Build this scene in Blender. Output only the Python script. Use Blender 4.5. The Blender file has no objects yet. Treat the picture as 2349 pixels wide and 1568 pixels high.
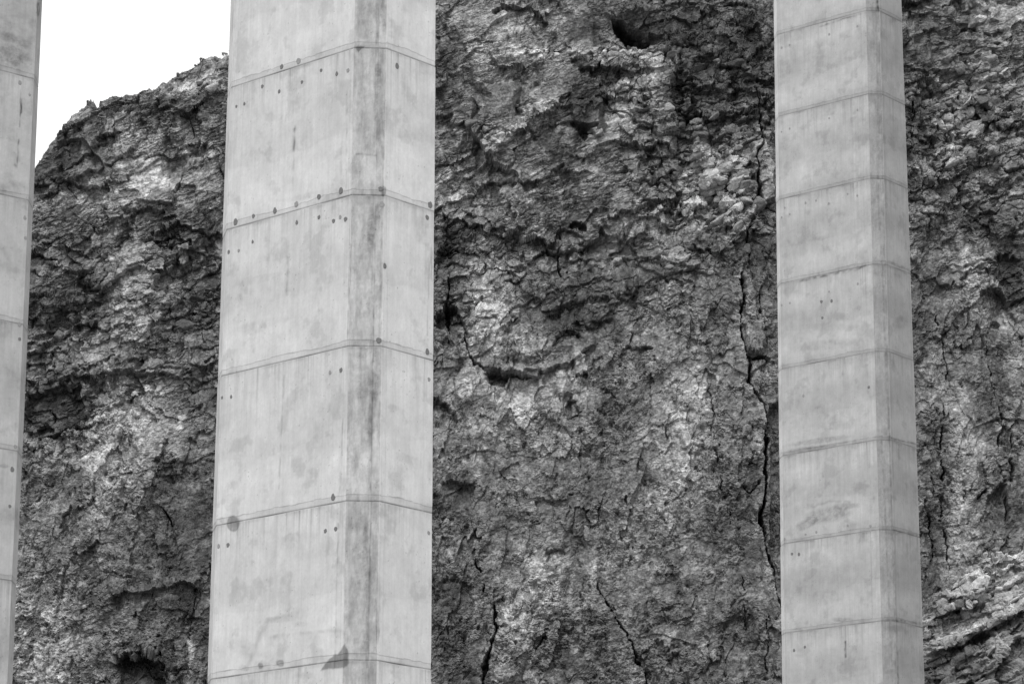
import bpy, math, random
import numpy as np
from mathutils import Matrix, Vector
R = math.radians
scene = bpy.context.scene

# ------------------------------------------------------------------ camera
F_PX, PITCH, ROLL = 7180.6, 14.874, 0.284          # focal length in units of a 2349 px wide frame
cd = bpy.data.cameras.new('camera')
cam = bpy.data.objects.new('camera', cd)
scene.collection.objects.link(cam)
_t, _r = R(PITCH), R(ROLL)
FW = np.array([0, math.cos(_t), math.sin(_t)])
_U = np.array([0, -math.sin(_t), math.cos(_t)]); _R = np.array([1., 0, 0])
RT = _R * math.cos(_r) + _U * math.sin(_r)
UP = _U * math.cos(_r) - _R * math.sin(_r)
cam.matrix_world = Matrix(((RT[0], UP[0], -FW[0], 0), (RT[1], UP[1], -FW[1], 0), (RT[2], UP[2], -FW[2], 0), (0, 0, 0, 1)))
cd.sensor_width = 36
cd.lens = F_PX * 36 / 2349
cd.clip_start = 0.5
cd.clip_end = 5000
scene.camera = cam

# ------------------------------------------------------------------ sky and sun: bright thin overcast
SUN_EL, SUN_AZ = 54, -12        # azimuth of the sun measured from behind the camera, negative = left
w = bpy.data.worlds.new('World'); scene.world = w; w.use_nodes = True
nt = w.node_tree; nt.nodes.clear()
sky = nt.nodes.new('ShaderNodeTexSky'); sky.sky_type = 'NISHITA'; sky.sun_disc = False
sky.sun_elevation = R(SUN_EL)
sky.air_density = 1.0; sky.dust_density = 4.0
# direction towards the sun
sd = Vector((math.sin(R(SUN_AZ)) * math.cos(R(SUN_EL)), -math.cos(R(SUN_AZ)) * math.cos(R(SUN_EL)), math.sin(R(SUN_EL))))
sky.sun_rotation = math.atan2(sd.x, sd.y)
bw = nt.nodes.new('ShaderNodeRGBToBW')
mx = nt.nodes.new('ShaderNodeMix'); mx.data_type = 'FLOAT'; mx.inputs[0].default_value = 0.8
cl = nt.nodes.new('ShaderNodeTexNoise'); cl.inputs['Scale'].default_value = 2.5; cl.inputs['Detail'].default_value = 4
cr = nt.nodes.new('ShaderNodeMapRange'); cr.inputs['To Min'].default_value = 10.5; cr.inputs['To Max'].default_value = 13.5
tc = nt.nodes.new('ShaderNodeTexCoord')
bg = nt.nodes.new('ShaderNodeBackground'); bg.inputs['Strength'].default_value = 0.1
out = nt.nodes.new('ShaderNodeOutputWorld')
L = nt.links.new
L(tc.outputs['Generated'], cl.inputs['Vector']); L(cl.outputs['Fac'], cr.inputs['Value'])
L(sky.outputs['Color'], bw.inputs['Color'])
L(bw.outputs['Val'], mx.inputs[2]); L(cr.outputs['Result'], mx.inputs[3])
L(mx.outputs[0], bg.inputs['Color']); L(bg.outputs['Background'], out.inputs['Surface'])
sl = bpy.data.lights.new('sun', 'SUN'); sl.energy = 1.5; sl.angle = R(10)
sun = bpy.data.objects.new('sun', sl); scene.collection.objects.link(sun)
sun.rotation_euler = sd.to_track_quat('Z', 'Y').to_euler()

scene.view_settings.view_transform = 'Standard'
scene.view_settings.look = 'None'
scene.view_settings.exposure = 0.22
scene.view_settings.gamma = 1.0

# ------------------------------------------------------------------ numpy helpers
f32 = np.float32
def project(x, y, z):
    d = y * f32(FW[1]) + z * f32(FW[2])
    u = x * f32(RT[0]) + z * f32(RT[2]) + y * f32(RT[1])
    v = x * f32(UP[0]) + y * f32(UP[1]) + z * f32(UP[2])
    return 1174.5 + F_PX * u / d, 784 - F_PX * v / d
def hsh(ix, iy, seed):
    h = ix.astype(np.uint32) * np.uint32(374761393) + iy.astype(np.uint32) * np.uint32(668265263) + np.uint32((seed * 2246822519 + 12345) & 0xffffffff)
    h ^= h >> np.uint32(13); h *= np.uint32(1274126177); h ^= h >> np.uint32(16); h *= np.uint32(2654435761); h ^= h >> np.uint32(15)
    return h
def rnd(h, k=0):
    if k: h = h * np.uint32(2 * k + 747796405); h = h ^ (h >> np.uint32(15))
    return (h & np.uint32(0xffffff)).astype(f32) * f32(1 / 16777216.)
def noise(x, y, seed):                # gradient noise about -0.7..0.7
    xf, yf = np.floor(x), np.floor(y)
    ix, iy = xf.astype(np.int64), yf.astype(np.int64)
    fx, fy = (x - xf).astype(f32), (y - yf).astype(f32)
    ux = fx * fx * fx * (fx * (fx * 6 - 15) + 10); uy = fy * fy * fy * (fy * (fy * 6 - 15) + 10)
    def g(dx, dy):
        a = rnd(hsh(ix + dx, iy + dy, seed)) * f32(6.2831853)
        return np.cos(a) * (fx - dx) + np.sin(a) * (fy - dy)
    a = g(0, 0); a += ux * (g(1, 0) - a)
    b = g(0, 1); b += ux * (g(1, 1) - b)
    return a + uy * (b - a)
def fbm(x, y, n, seed, gain=0.5, ridge=False):
    s = np.zeros(x.shape, f32); a = 1.0; k = 1.0; t = 0
    for i in range(n):
        v = noise(x * f32(k) + f32(i * 17.3), y * f32(k) - f32(i * 9.1), seed + i * 7)
        s += a * ((1 - 3 * np.abs(v)) if ridge else v); t += a
        a *= gain; k *= 2.03
    return s / f32(t)
def voro(x, y, seed, edge=False):
    xf, yf = np.floor(x), np.floor(y)
    ix, iy = xf.astype(np.int64), yf.astype(np.int64)
    fx, fy = (x - xf).astype(f32), (y - yf).astype(f32)
    F1 = np.full(x.shape, 9, f32); F2 = np.full(x.shape, 9, f32) if edge else None
    DX = np.zeros(x.shape, f32); DY = np.zeros(x.shape, f32); H = np.zeros(x.shape, np.uint32)
    for dj in (-1, 0, 1):
        for di in (-1, 0, 1):
            h = hsh(ix + di, iy + dj, seed)
            ex = fx - di - (rnd(h) * f32(.9) + f32(.05)); ey = fy - dj - (rnd(h, 1) * f32(.9) + f32(.05))
            d = ex * ex + ey * ey
            m = d < F1
            if edge: F2 = np.where(m, F1, np.minimum(F2, d))
            F1 = np.where(m, d, F1); DX = np.where(m, ex, DX); DY = np.where(m, ey, DY); H = np.where(m, h, H)
    return (np.sqrt(F1), (np.sqrt(F2) if edge else None), DX, DY, H)
def rot(x, y, deg):
    c, s = f32(math.cos(R(deg))), f32(math.sin(R(deg)))
    return x * c + y * s, -x * s + y * c
def sstep(a, b, x):
    t = np.clip((x - a) / (b - a), 0, 1); return t * t * (3 - 2 * t)
def facets(x, y, size, aspect, deg, seed, off=.5, tilt=.5, up=.35, warp=.35, crack=0.):
    """broken rock faces: every cell its own offset and tilt; 'up' leans faces to the sky with an undercut below"""
    a, b = rot(x, y, deg)
    a = a / f32(size * aspect); b = b / f32(size)
    wa = noise(a * 1.3 + 5, b * 1.3, seed + 91); wb = noise(a * 1.3, b * 1.3 + 9, seed + 92)
    a = a + f32(warp) * (wa + .45 * noise(a * 4.3, b * 4.3 + 3, seed + 93)); b = b + f32(warp) * (wb + .45 * noise(a * 4.3 + 7, b * 4.3, seed + 94))
    F1, F2, DX, DY, H = voro(a, b, seed, crack > 0)
    h = f32(off) * (rnd(H, 2) - f32(.5)) + (rnd(H, 3) - f32(.5)) * f32(2 * tilt) * DX + ((rnd(H, 4) - f32(.5)) * f32(2 * tilt) - f32(up)) * DY
    if crack > 0: h -= f32(crack) * (1 - sstep(0.0, 0.09, F2 - F1))
    return h * f32(size), rnd(H, 5)

def pydist(PX, PY, pts):
    """distance to a polyline, and the run along it (0..1)"""
    best = np.full(PX.shape, 1e9, f32); run = np.zeros(PX.shape, f32)
    pts = np.array(pts, float); seg = np.hypot(*(pts[1:] - pts[:-1]).T); tot = seg.sum(); acc = 0
    for (x0, y0), (x1, y1), l in zip(pts[:-1], pts[1:], seg):
        t = np.clip(((PX - x0) * (x1 - x0) + (PY - y0) * (y1 - y0)) / (l * l), 0, 1)
        d = np.hypot(PX - x0 - t * (x1 - x0), PY - y0 - t * (y1 - y0))
        m = d < best; best = np.where(m, d, best); run = np.where(m, (acc + t * l) / tot, run); acc += l
    return best, run
def inpoly(PX, PY, pts):
    """signed distance, positive inside"""
    ins = np.zeros(PX.shape, bool); n = len(pts)
    for i in range(n):
        x0, y0 = pts[i]; x1, y1 = pts[(i + 1) % n]
        if y0 == y1: continue
        c = ((y0 > PY) != (y1 > PY)) & (PX < (x1 - x0) * (PY - y0) / (y1 - y0) + x0)
        ins ^= c
    d, _ = pydist(PX, PY, list(pts) + [pts[0]])
    return np.where(ins, d, -d)

def boxblur(A, r, c):
    for ax, k in ((0, r), (1, c)):
        if k < 1: continue
        P = np.concatenate([np.repeat(np.take(A, [0], ax), k, ax), A, np.repeat(np.take(A, [-1], ax), k, ax)], ax).astype(np.float64)
        C = np.cumsum(P, ax); C = np.concatenate([np.zeros_like(np.take(C, [0], ax)), C], ax)
        n = 2 * k + 1; m = A.shape[ax]
        A = ((np.take(C, np.arange(n, n + m), ax) - np.take(C, np.arange(0, m), ax)) / n).astype(f32)
    return A
def drape(X, Y, Z, fields, dens, N, bias=.5):
    """re-space the rows of every column evenly along the surface, so that undersides and ledges get as much detail as the face"""
    dy = np.diff(Y, axis=0); dz = np.diff(Z, axis=0)
    t = np.zeros(X.shape, np.float64); t[1:] = np.cumsum(np.sqrt(dz * dz + bias * bias * dy * dy) * dens[:-1] + 1e-6, 0)
    t = boxblur(boxblur(t, 1, 30), 1, 30).astype(np.float64); t -= t[:1]
    arc = np.zeros(X.shape, f32); arc[1:] = np.cumsum(np.sqrt(dz * dz + .7 * dy * dy), 0)
    src = [X, Y, Z, arc] + fields; out = [np.empty((N, X.shape[1]), f32) for _ in src]
    for c in range(X.shape[1]):
        tn = np.linspace(0, t[-1, c], N); tc_ = t[:, c]
        for a, o in zip(src, out): o[:, c] = np.interp(tn, tc_, a[:, c])
    return out
def surf_normals(X, Y, Z, r):
    X, Y, Z = boxblur(X, r, r), boxblur(Y, r, r), boxblur(Z, r, r)
    a = [np.gradient(q, axis=1) for q in (X, Y, Z)]; b = [np.gradient(q, axis=0) for q in (X, Y, Z)]
    nx = a[1] * b[2] - a[2] * b[1]; ny = a[2] * b[0] - a[0] * b[2]; nz = a[0] * b[1] - a[1] * b[0]
    l = np.sqrt(nx * nx + ny * ny + nz * nz) + 1e-9
    return nx / l, ny / l, nz / l
def grid_mesh(name, X, Y, Z, attrs, flip=False, smooth=False, keep=None):
    nr, nc = X.shape
    me = bpy.data.meshes.new(name)
    me.vertices.add(nr * nc)
    co = np.stack([X, Y, Z], -1).astype(f32).ravel()
    me.vertices.foreach_set('co', co)
    idx = np.arange(nr * nc, dtype=np.int32).reshape(nr, nc)
    q = np.stack([idx[:-1, :-1], idx[:-1, 1:], idx[1:, 1:], idx[1:, :-1]], -1)
    if flip: q = q[..., ::-1]
    q = q.reshape(-1, 4)
    n = len(q)
    me.loops.add(n * 4); me.polygons.add(n)
    me.loops.foreach_set('vertex_index', np.ascontiguousarray(q).ravel())
    me.polygons.foreach_set('loop_start', np.arange(0, n * 4, 4, dtype=np.int32))
    me.polygons.foreach_set('use_smooth', np.full(n, smooth))
    me.update(calc_edges=True)
    for k, v in attrs.items():
        a = me.attributes.new(k, 'FLOAT', 'POINT'); a.data.foreach_set('value', np.ascontiguousarray(v, f32).ravel())
    return me
def link(name, me, mat=None, parent=None):
    o = bpy.data.objects.new(name, me); scene.collection.objects.link(o)
    if mat: me.materials.append(mat)
    if parent: o.parent = parent
    return o

# ------------------------------------------------------------------ materials (all neutral: a black and white photograph)
def surface_mat(name, rough, bumps, fine, attr='alb', spec=.25):
    """albedo from the surface's own attribute, broken up by fine noise; bumps = [(scale, strength, distance)]"""
    m = bpy.data.materials.new(name); m.use_nodes = True
    n = m.node_tree.nodes; l = m.node_tree.links.new; p = n['Principled BSDF']
    p.inputs['Roughness'].default_value = rough; p.inputs['Specular IOR Level'].default_value = spec
    a = n.new('ShaderNodeAttribute'); a.attribute_name = attr
    t = n.new('ShaderNodeTexCoord')
    val = a.outputs['Fac']
    for sc, lo, hi, det in fine:
        x = n.new('ShaderNodeTexNoise'); x.inputs['Scale'].default_value = sc; x.inputs['Detail'].default_value = det
        x.inputs['Roughness'].default_value = .65
        l(t.outputs['Object'], x.inputs['Vector'])
        r = n.new('ShaderNodeMapRange'); r.inputs['From Min'].default_value = .3; r.inputs['From Max'].default_value = .7
        r.inputs['To Min'].default_value = lo; r.inputs['To Max'].default_value = hi
        l(x.outputs['Fac'], r.inputs['Value'])
        mu = n.new('ShaderNodeMath'); mu.operation = 'MULTIPLY'; l(val, mu.inputs[0]); l(r.outputs['Result'], mu.inputs[1]); val = mu.outputs[0]
    c = n.new('ShaderNodeCombineColor'); [l(val, c.inputs[i]) for i in range(3)]
    l(c.outputs['Color'], p.inputs['Base Color'])
    prev = None
    for sc, st, di in bumps:
        x = n.new('ShaderNodeTexNoise'); x.inputs['Scale'].default_value = sc; x.inputs['Detail'].default_value = 4
        l(t.outputs['Object'], x.inputs['Vector'])
        b = n.new('ShaderNodeBump'); b.inputs['Strength'].default_value = st; b.inputs['Distance'].default_value = di
        l(x.outputs['Fac'], b.inputs['Height'])
        if prev: l(prev, b.inputs['Normal'])
        prev = b.outputs['Normal']
    if prev: l(prev, p.inputs['Normal'])
    return m
M_rock = surface_mat('rock', .95, [(2.2, .5, .22), (8, .7, .08)], [(7, .55, 1.45, 6), (2.3, .72, 1.3, 5), (22, .75, 1.25, 3)], spec=.12)
M_conc = surface_mat('weathered_concrete', .9, [(6, .25, .01), (40, .3, .004)], [(14, .95, 1.05, 5), (1.1, .97, 1.03, 5)], spec=.2)
def plain_mat(name, v, rough=.9):
    m = bpy.data.materials.new(name); m.use_nodes = True
    n = m.node_tree.nodes; l = m.node_tree.links.new; p = n['Principled BSDF']; p.inputs['Roughness'].default_value = rough
    x = n.new('ShaderNodeTexNoise'); x.inputs['Scale'].default_value = 12; x.inputs['Detail'].default_value = 4
    t = n.new('ShaderNodeTexCoord'); l(t.outputs['Object'], x.inputs['Vector'])
    r = n.new('ShaderNodeMapRange'); r.inputs['To Min'].default_value = v * .7; r.inputs['To Max'].default_value = v * 1.3
    l(x.outputs['Fac'], r.inputs['Value'])
    c = n.new('ShaderNodeCombineColor'); [l(r.outputs['Result'], c.inputs[i]) for i in range(3)]
    l(c.outputs['Color'], p.inputs['Base Color'])
    return m

# ------------------------------------------------------------------ ground (below the frame)
gx = np.concatenate([np.linspace(-1500, -120, 24), np.linspace(-100, 100, 81), np.linspace(120, 1500, 24)]).astype(f32)
gy = np.concatenate([np.linspace(-1500, -50, 20), np.linspace(-40, 230, 109), np.linspace(260, 1500, 20)]).astype(f32)
GX, GY = np.meshgrid(gx, gy)
GZ = -1.9 + .35 * fbm(GX * .08, GY * .08, 4, 5)
gal = .17 + .06 * fbm(GX * .3, GY * .3, 3, 8)
g = link('ground', grid_mesh('ground', GX, GY, GZ, {'alb': gal}), M_rock); g['kind'] = 'structure'

# ------------------------------------------------------------------ the cliff
CY = 198.0                                              # distance of the cliff face
def axis(lo, a, b, hi, fine, coarse):
    return np.concatenate([np.arange(lo, a, coarse), np.arange(a, b, fine), np.arange(b, hi + coarse, coarse)]).astype(f32)
STEP = .048
def axis3(lo, l2, a, b, h2, hi, fine, mid, coarse):      # fine where the photo looks, coarser further out
    return np.concatenate([np.arange(lo, l2, coarse), np.arange(l2, a, mid), np.arange(a, b, fine), np.arange(b, h2, mid), np.arange(h2, hi + coarse, coarse)]).astype(f32)
cx = axis3(-120, -52, -36.5, 36.5, 52, 120, STEP, .14, .8)
cz = axis3(-6, 20, 28.5, 82, 92, 110, STEP, .14, .8)
X, V = np.meshgrid(cx, cz)
def base_depth(x, z):                                   # steep face leaning back a little, buttresses bulging out of it
    return f32(CY) + (z - 50) * f32(.14)
bulge = 2.2 * fbm(X * .045 + 3.1, V * .03, 3, 21)
YB = base_depth(X, V)
PX, PY = project(X, YB, V); PX = PX.astype(f32); PY = PY.astype(f32)
# irregular outlines for everything placed on the face
WX = PX + 16 * fbm(X * .45, V * .45, 3, 31) + 7 * fbm(X * 2.2, V * 2.2, 2, 33)
WY = PY + 16 * fbm(X * .45 + 40, V * .45, 3, 37) + 7 * fbm(X * 2.2 + 40, V * 2.2, 2, 39)
TX = PX + 46 * fbm(X * .3, V * .3, 5, 41, .6); TY = PY + 40 * fbm(X * .3 + 20, V * .3, 5, 43, .6)
def box(pts, pad):
    pts = np.array(pts, float); x0, y0 = pts.min(0) - pad - 30; x1, y1 = pts.max(0) + pad + 30
    rows = np.nonzero((PY.max(1) > y0) & (PY.min(1) < y1))[0]; cols = np.nonzero((PX.max(0) > x0) & (PX.min(0) < x1))[0]
    if len(rows) == 0 or len(cols) == 0: return None
    return (slice(rows[0], rows[-1] + 1), slice(cols[0], cols[-1] + 1))
def soft(field, spots, mode='add'):
    """spots: (x, y, rx, ry, deg, value[, hardness])"""
    for s in spots:
        x, y, rx, ry, dg, v = s[:6]; hd = s[6] if len(s) > 6 else 1.
        r = max(rx, ry) * 1.6
        b = box([(x, y)], r)
        if b is None: continue
        a, c = rot(TX[b] - x, TY[b] - y, dg)
        d = np.sqrt((a / rx) ** 2 + (c / ry) ** 2)
        k = 1 - sstep(1 - .42 / hd, 1 + .42 / hd, d)
        field[b] += k * v
exec_regions = None

# --- kinds of rock: weights of layered / blocky / crumbly texture, local bedding
lay = np.zeros(X.shape, f32); blk = np.zeros(X.shape, f32); crm = np.zeros(X.shape, f32)
soft(lay, [(300, 380, 300, 260, 0, 1), (280, 760, 260, 200, 0, .7), (1150, 150, 230, 200, 0, .9), (1350, 300, 260, 220, 0, 1), (1200, 450, 280, 160, 0, .8),
           (1450, 480, 200, 120, 0, .5), (2200, 100, 220, 200, 0, .8), (2230, 480, 200, 180, 0, .7), (2300, 640, 90, 120, 0, .6), (300, 870, 260, 40, 0, .8)])
soft(blk, [(1620, 330, 180, 260, 0, 1), (1560, 120, 200, 150, 0, .9), (2200, 330, 200, 200, 0, 1), (120, 700, 160, 180, 0, .8), (430, 700, 120, 200, 0, .8),
           (1400, 640, 180, 100, 0, .4), (100, 950, 150, 110, 0, 1), (1100, 600, 120, 150, 0, .6)])
soft(crm, [(300, 1050, 200, 220, 0, .8), (100, 1450, 200, 200, 0, 1), (1150, 1450, 200, 160, 0, .8), (1450, 1500, 160, 120, 0, .7), (1350, 700, 160, 110, 0, .8), (1300, 1100, 250, 200, 0, .4)])
lay = np.clip(lay, 0, 1); blk = np.clip(blk, 0, 1); crm = np.clip(crm, 0, 1)
mas = np.clip(1 - .8 * np.maximum(lay, blk), .12, 1)     # massive

H = np.zeros(X.shape, f32); T = np.zeros(X.shape, f32); HC = np.zeros(X.shape, f32)   # relief in metres, tone variation
H += bulge
# big buttress shapes
h, t = facets(X, V, 7.0, 1.0, 20, 101, off=.12, tilt=.15, up=.06, warp=.5); H += h * (.20 + .65 * np.maximum(lay, blk)); T += .10 * (t - .5)
Q = np.zeros(X.shape, f32)
h, t = facets(X, V, 1.5, 2.0, 74, 105, off=.22, tilt=.34, up=.05, warp=.6); H += h * mas * .75; T += .16 * (t - .5) * mas      # upright ribs in the massive rock
gu = fbm(X * .22 + .25 * fbm(X * .3, V * .3, 3, 55), V * .075, 4, 57, .55, ridge=True)
H -= .9 * sstep(.35, .75, gu) * (.4 + .6 * np.maximum(lay, blk)); T -= .10 * sstep(.3, .75, gu)                             # steep gullies
h, t = facets(X, V, 2.6, 1.5, 22, 103, off=.16, tilt=.24, up=.16, warp=.55); H += h * (.10 + .8 * np.maximum(lay, blk)); T += .14 * (t - .5); Q += .5 * ((t * 7.31) % 1)
# blocks
h, t = facets(X, V, 1.05, 1.25, 12, 107, off=.45, tilt=.5, up=.25, warp=.4, crack=.2); H += h * (.05 + .85 * blk); T += .22 * (t - .5) * (.4 + .6 * blk); Q += .5 * ((t * 7.31) % 1)
# a few natural joints everywhere
smo = np.zeros(X.shape, f32)                             # places rubbed smooth
soft(smo, [(1345, 80, 60, 30, -10, .45), (1440, 92, 60, 26, 20, .25), (1160, 232, 40, 50, 40, .6), (1345, 240, 34, 50, 0, .6), (1750, 400, 26, 80, 0, .7), (130, 940, 55, 45, 0, .5), (1150, 660, 50, 60, 0, .3), (2230, 960, 50, 150, 0, .3), (1240, 910, 120, 30, 0, .4)])
smo = np.clip(smo, 0, .85)

# --- what the photograph shows, feature by feature
def crack(pts, wd, depth, taper=False):
    main = wd >= 7 or depth > 1.35
    b = box(pts, 60)
    if b is None: return
    wx = PX[b] + .7 * (WX[b] - PX[b]) + 9 * fbm(X[b] * 2.2, V[b] * 2.2, 4, 821, .7); wy = PY[b] + .7 * (WY[b] - PY[b])
    d, run = pydist(wx, wy, pts)
    k = wd * (.50 if main else .42) * (.45 + 1.1 * (noise(X[b] * .7, V[b] * .7, 811) + .5))
    if taper: k = k * (.25 + run)
    else: k = k * (.35 + .65 * sstep(0, .15, run) * sstep(0, .15, 1 - run))
    if not main: depth = depth * sstep(-.12, .12, noise(X[b] * .9, V[b] * .9, 823) + .06)
    p = np.array(pts, float)                             # one side stands a little proud of the other
    if abs(p[-1, 1] - p[0, 1]) > abs(p[-1, 0] - p[0, 0]):
        o = np.argsort(p[:, 1]); sgn = np.sign(wx - np.interp(wy, p[o, 1], p[o, 0]))
        H[b] += .16 * depth * sgn * np.exp(-d / 26) * (1 if int(p[0, 0]) % 2 else -1)
    HC[b] = np.maximum(HC[b], depth * (1 - sstep(k * .45, k * 1.15, d)))
def step(pts, hgt, reach, up=True, power=1.):
    """an edge running left to right: the rock above it juts out by hgt and falls back over 'reach'; below it is undercut"""
    pts = np.array(pts, float); b = box(pts, reach * 1.5)
    if b is None: return
    wx, wy = WX[b], WY[b]
    e = np.interp(wx, pts[:, 0], pts[:, 1]).astype(f32)
    a = e - wy if up else wy - e
    n = pts[:, 0]; ln = (n[-1] - n[0])
    win = sstep(0, .12 * ln, wx - n[0]) * sstep(0, .12 * ln, n[-1] - wx)
    hgt = hgt * .62 * (.7 + 1.2 * (noise(X[b] * .9, V[b] * .9, 831) + .25))
    a = a + 7 * fbm(X[b] * 1.6, V[b] * 1.6, 3, 833)
    H[b] += hgt * win * sstep(-2.5, 1.5, a) * np.exp(-np.clip(a, 0, None) / reach * 1.5)
    H[b] -= .45 * hgt * win * (1 - sstep(-2.5, 1.5, a)) * np.exp(-np.clip(-a, 0, None) / (reach * .35) * 1.5)
def block(pts, hgt, tone=0., lean=0., rough=.0, edge=4.):
    b = box(pts, 20)
    if b is None: return
    wx = PX[b] + .5 * (WX[b] - PX[b]); wy = PY[b] + .5 * (WY[b] - PY[b])
    s = inpoly(wx, wy, pts); k = sstep(-1, edge, s)
    cy = np.mean([p[1] for p in pts]); hh = max(p[1] for p in pts) - min(p[1] for p in pts)
    if rough: 
        sm = H[b]; H[b] = sm * (1 - k * rough) + k * rough * (bulge[b] + .25 * (H[b] - bulge[b]))
    H[b] += k * (hgt + lean * (wy - cy) / hh)
    T[b] += k * tone
def hollow(x, y, rx, ry, dg, depth, tone=0.):
    if max(rx, ry) < 60: depth = depth * .75
    b = box([(x, y)], max(rx, ry) * 1.5)
    if b is None: return
    wx = PX[b] + 1.1 * (WX[b] - PX[b]); wy = PY[b] + 1.1 * (WY[b] - PY[b])
    a, c = rot(wx - x, wy - y, dg); a = a / rx; c = c / ry
    d = np.sqrt(a * a + c * c) * (1 + .9 * fbm(X[b] * .9, V[b] * .9, 5, 841, .65))
    # steep at the roof, shelving out at the floor
    k = (1 - sstep(.75, 1.0, d)) * (.35 + .65 * sstep(.9, -.9, c)) if depth > 0 else (1 - sstep(.3, 1., d))
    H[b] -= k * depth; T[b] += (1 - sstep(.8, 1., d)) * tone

# LEFT SECTION (between the left and the centre pier)
step([(60, 892), (120, 872), (190, 862), (300, 858), (420, 868)], .9, 40)
block([(62, 905), (120, 888), (190, 880), (196, 960), (160, 985), (120, 1000), (80, 1012), (60, 990)], -.9, -.30, .4, .75)
crack([(118, 900), (120, 960), (118, 985)], 3, .6); crack([(80, 1008), (140, 990), (185, 975)], 7, 1.3)
hollow(100, 985, 24, 16, -20, 1.2)
crack([(205, 350), (150, 420), (225, 520)], 3, .3); crack([(192, 455), (200, 495), (216, 520)], 4, .8)
crack([(430, 255), (440, 300)], 4, .7)
step([(80, 455), (140, 430), (200, 390), (290, 350), (330, 300)], .7, 60)
hollow(90, 440, 34, 22, -20, .9, -.2)
hollow(350, 555, 34, 10, -5, .8, -.1)
block([(330, 590), (400, 575), (410, 600), (350, 612)], .3, .12, 0, .7)
block([(405, 560), (432, 556), (436, 590), (425, 618), (410, 615)], .5, .25, .1, .8)
step([(320, 600), (400, 588), (450, 560)], .5, 25); step([(100, 610), (160, 625), (210, 618), (250, 560)], .6, 40)
hollow(170, 660, 50, 26, -10, .7, -.12); hollow(215, 700, 26, 12, -30, 1.0, -.1)
block([(70, 640), (180, 630), (190, 690), (90, 715)], .25, -.08, .2, .6)
block([(150, 770), (158, 770), (185, 850), (172, 852)], .5, .1, .1, .5); crack([(104, 800), (125, 850)], 4, .6)
step([(250, 870), (330, 850), (420, 845), (500, 830)], .45, 18); step([(250, 890), (360, 876), (500, 862)], .45, 14)
crack([(375, 1165), (400, 1210)], 5, .8); crack([(140, 1190), (165, 1178)], 4, .5)
step([(240, 1370), (330, 1355), (420, 1345), (480, 1350)], .8, 50)
hollow(320, 1540, 68, 44, 10, 1.6, -.18); step([(250, 1530), (300, 1498), (370, 1520), (400, 1568)], .5, 25)
hollow(380, 1100, 26, 16, 20, .5, -.12)
# MIDDLE SECTION (between the centre and the right pier)
def bowl(x, y, rx, ry, dg, depth):
    b = box([(x, y)], max(rx, ry) * 1.5)
    a, c = rot(PX[b] + .5 * (WX[b] - PX[b]) - x, PY[b] + .5 * (WY[b] - PY[b]) - y, dg); d = (a / rx) ** 2 + (c / ry) ** 2
    H[b] -= depth * np.exp(-d ** 1.3 * 1.6)
bowl(1345, 66, 60, 42, -8, 1.3); bowl(1465, 66, 70, 40, 22, 1.5); crack([(1404, 30), (1420, 60), (1450, 92)], 6, .9); block([(1400, 28), (1424, 32), (1460, 54), (1496, 76), (1486, 104), (1462, 92), (1440, 84), (1412, 60)], -1.9, -.45, 0, .2, 3)  # last block's dark tone adds the overhang's shadow to the rock colour
step([(1380, 20), (1410, 28), (1460, 52), (1510, 78), (1540, 84)], 1.2, 26)
step([(1330, 104), (1400, 104), (1470, 112), (1530, 96), (1580, 50)], .6, 8)
hollow(1690, 10, 40, 12, 0, 1.0, -.2); hollow(1730, 70, 18, 22, 30, 1.1, -.12)
block([(1320, 108), (1376, 112), (1378, 140), (1330, 142)], .35, .08, 0, .6); block([(1378, 114), (1420, 120), (1440, 150), (1382, 150)], .3, .08, 0, .6)
hollow(1345, 150, 34, 22, 30, .8, -.12)
step([(1010, 450), (1090, 385), (1170, 320), (1250, 262), (1330, 200), (1430, 160), (1520, 130)], .75, 46)
step([(1150, 320), (1220, 290), (1300, 230), (1340, 215)], .5, 20)
block([(1104, 285), (1118, 235), (1150, 190), (1200, 182), (1190, 235), (1150, 285)], .8, -.08, -.1, .85, 14)
block([(1310, 190), (1330, 176), (1376, 186), (1384, 240), (1374, 288), (1350, 292), (1316, 284), (1308, 236)], .55, -.12, 0, .85)
crack([(1322, 234), (1340, 232)], 4, .5); block([(1352, 292), (1382, 290), (1388, 312), (1366, 320)], .5, .0, 0, .6)
hollow(1345, 305, 18, 14, 20, 1.1, -.1)
hollow(1575, 178, 26, 10, -6, 1.1, -.12); hollow(1580, 262, 44, 22, 12, 1.3, -.18); hollow(1560, 225, 14, 40, 20, .7, -.08)
step([(1530, 300), (1600, 296), (1680, 310), (1740, 300)], .6, 30)
for p in ([(1580, 330), (1632, 318), (1640, 352), (1600, 372)], [(1640, 345), (1690, 340), (1700, 372), (1655, 392)], [(1600, 395), (1650, 380), (1668, 420), (1622, 434)],
          [(1680, 400), (1720, 392), (1730, 440), (1690, 450)], [(1560, 430), (1600, 420), (1612, 470), (1570, 480)], [(1655, 430), (1690, 446), (1700, 500), (1660, 520)]):
    block(p, .4, .10, .2, .6)
block([(1722, 330), (1756, 318), (1776, 380), (1778, 460), (1750, 470), (1728, 400)], .9, -.04, 0, .9)
block([(1690, 500), (1730, 470), (1742, 510), (1725, 548), (1695, 545)], .6, -.02, 0, .7)
crack([(1742, 240), (1750, 330), (1735, 350), (1738, 400), (1742, 470)], 5, 1.4); crack([(1742, 470), (1720, 520), (1712, 560), (1716, 600)], 6, 1.5)
crack([(1752, 470), (1780, 490)], 6, .8)
hollow(1500, 480, 30, 14, -10, .7, -.1); hollow(1170, 555, 20, 40, 60, .5, -.1); hollow(1030, 585, 34, 22, -50, 1.0, -.12)
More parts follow.
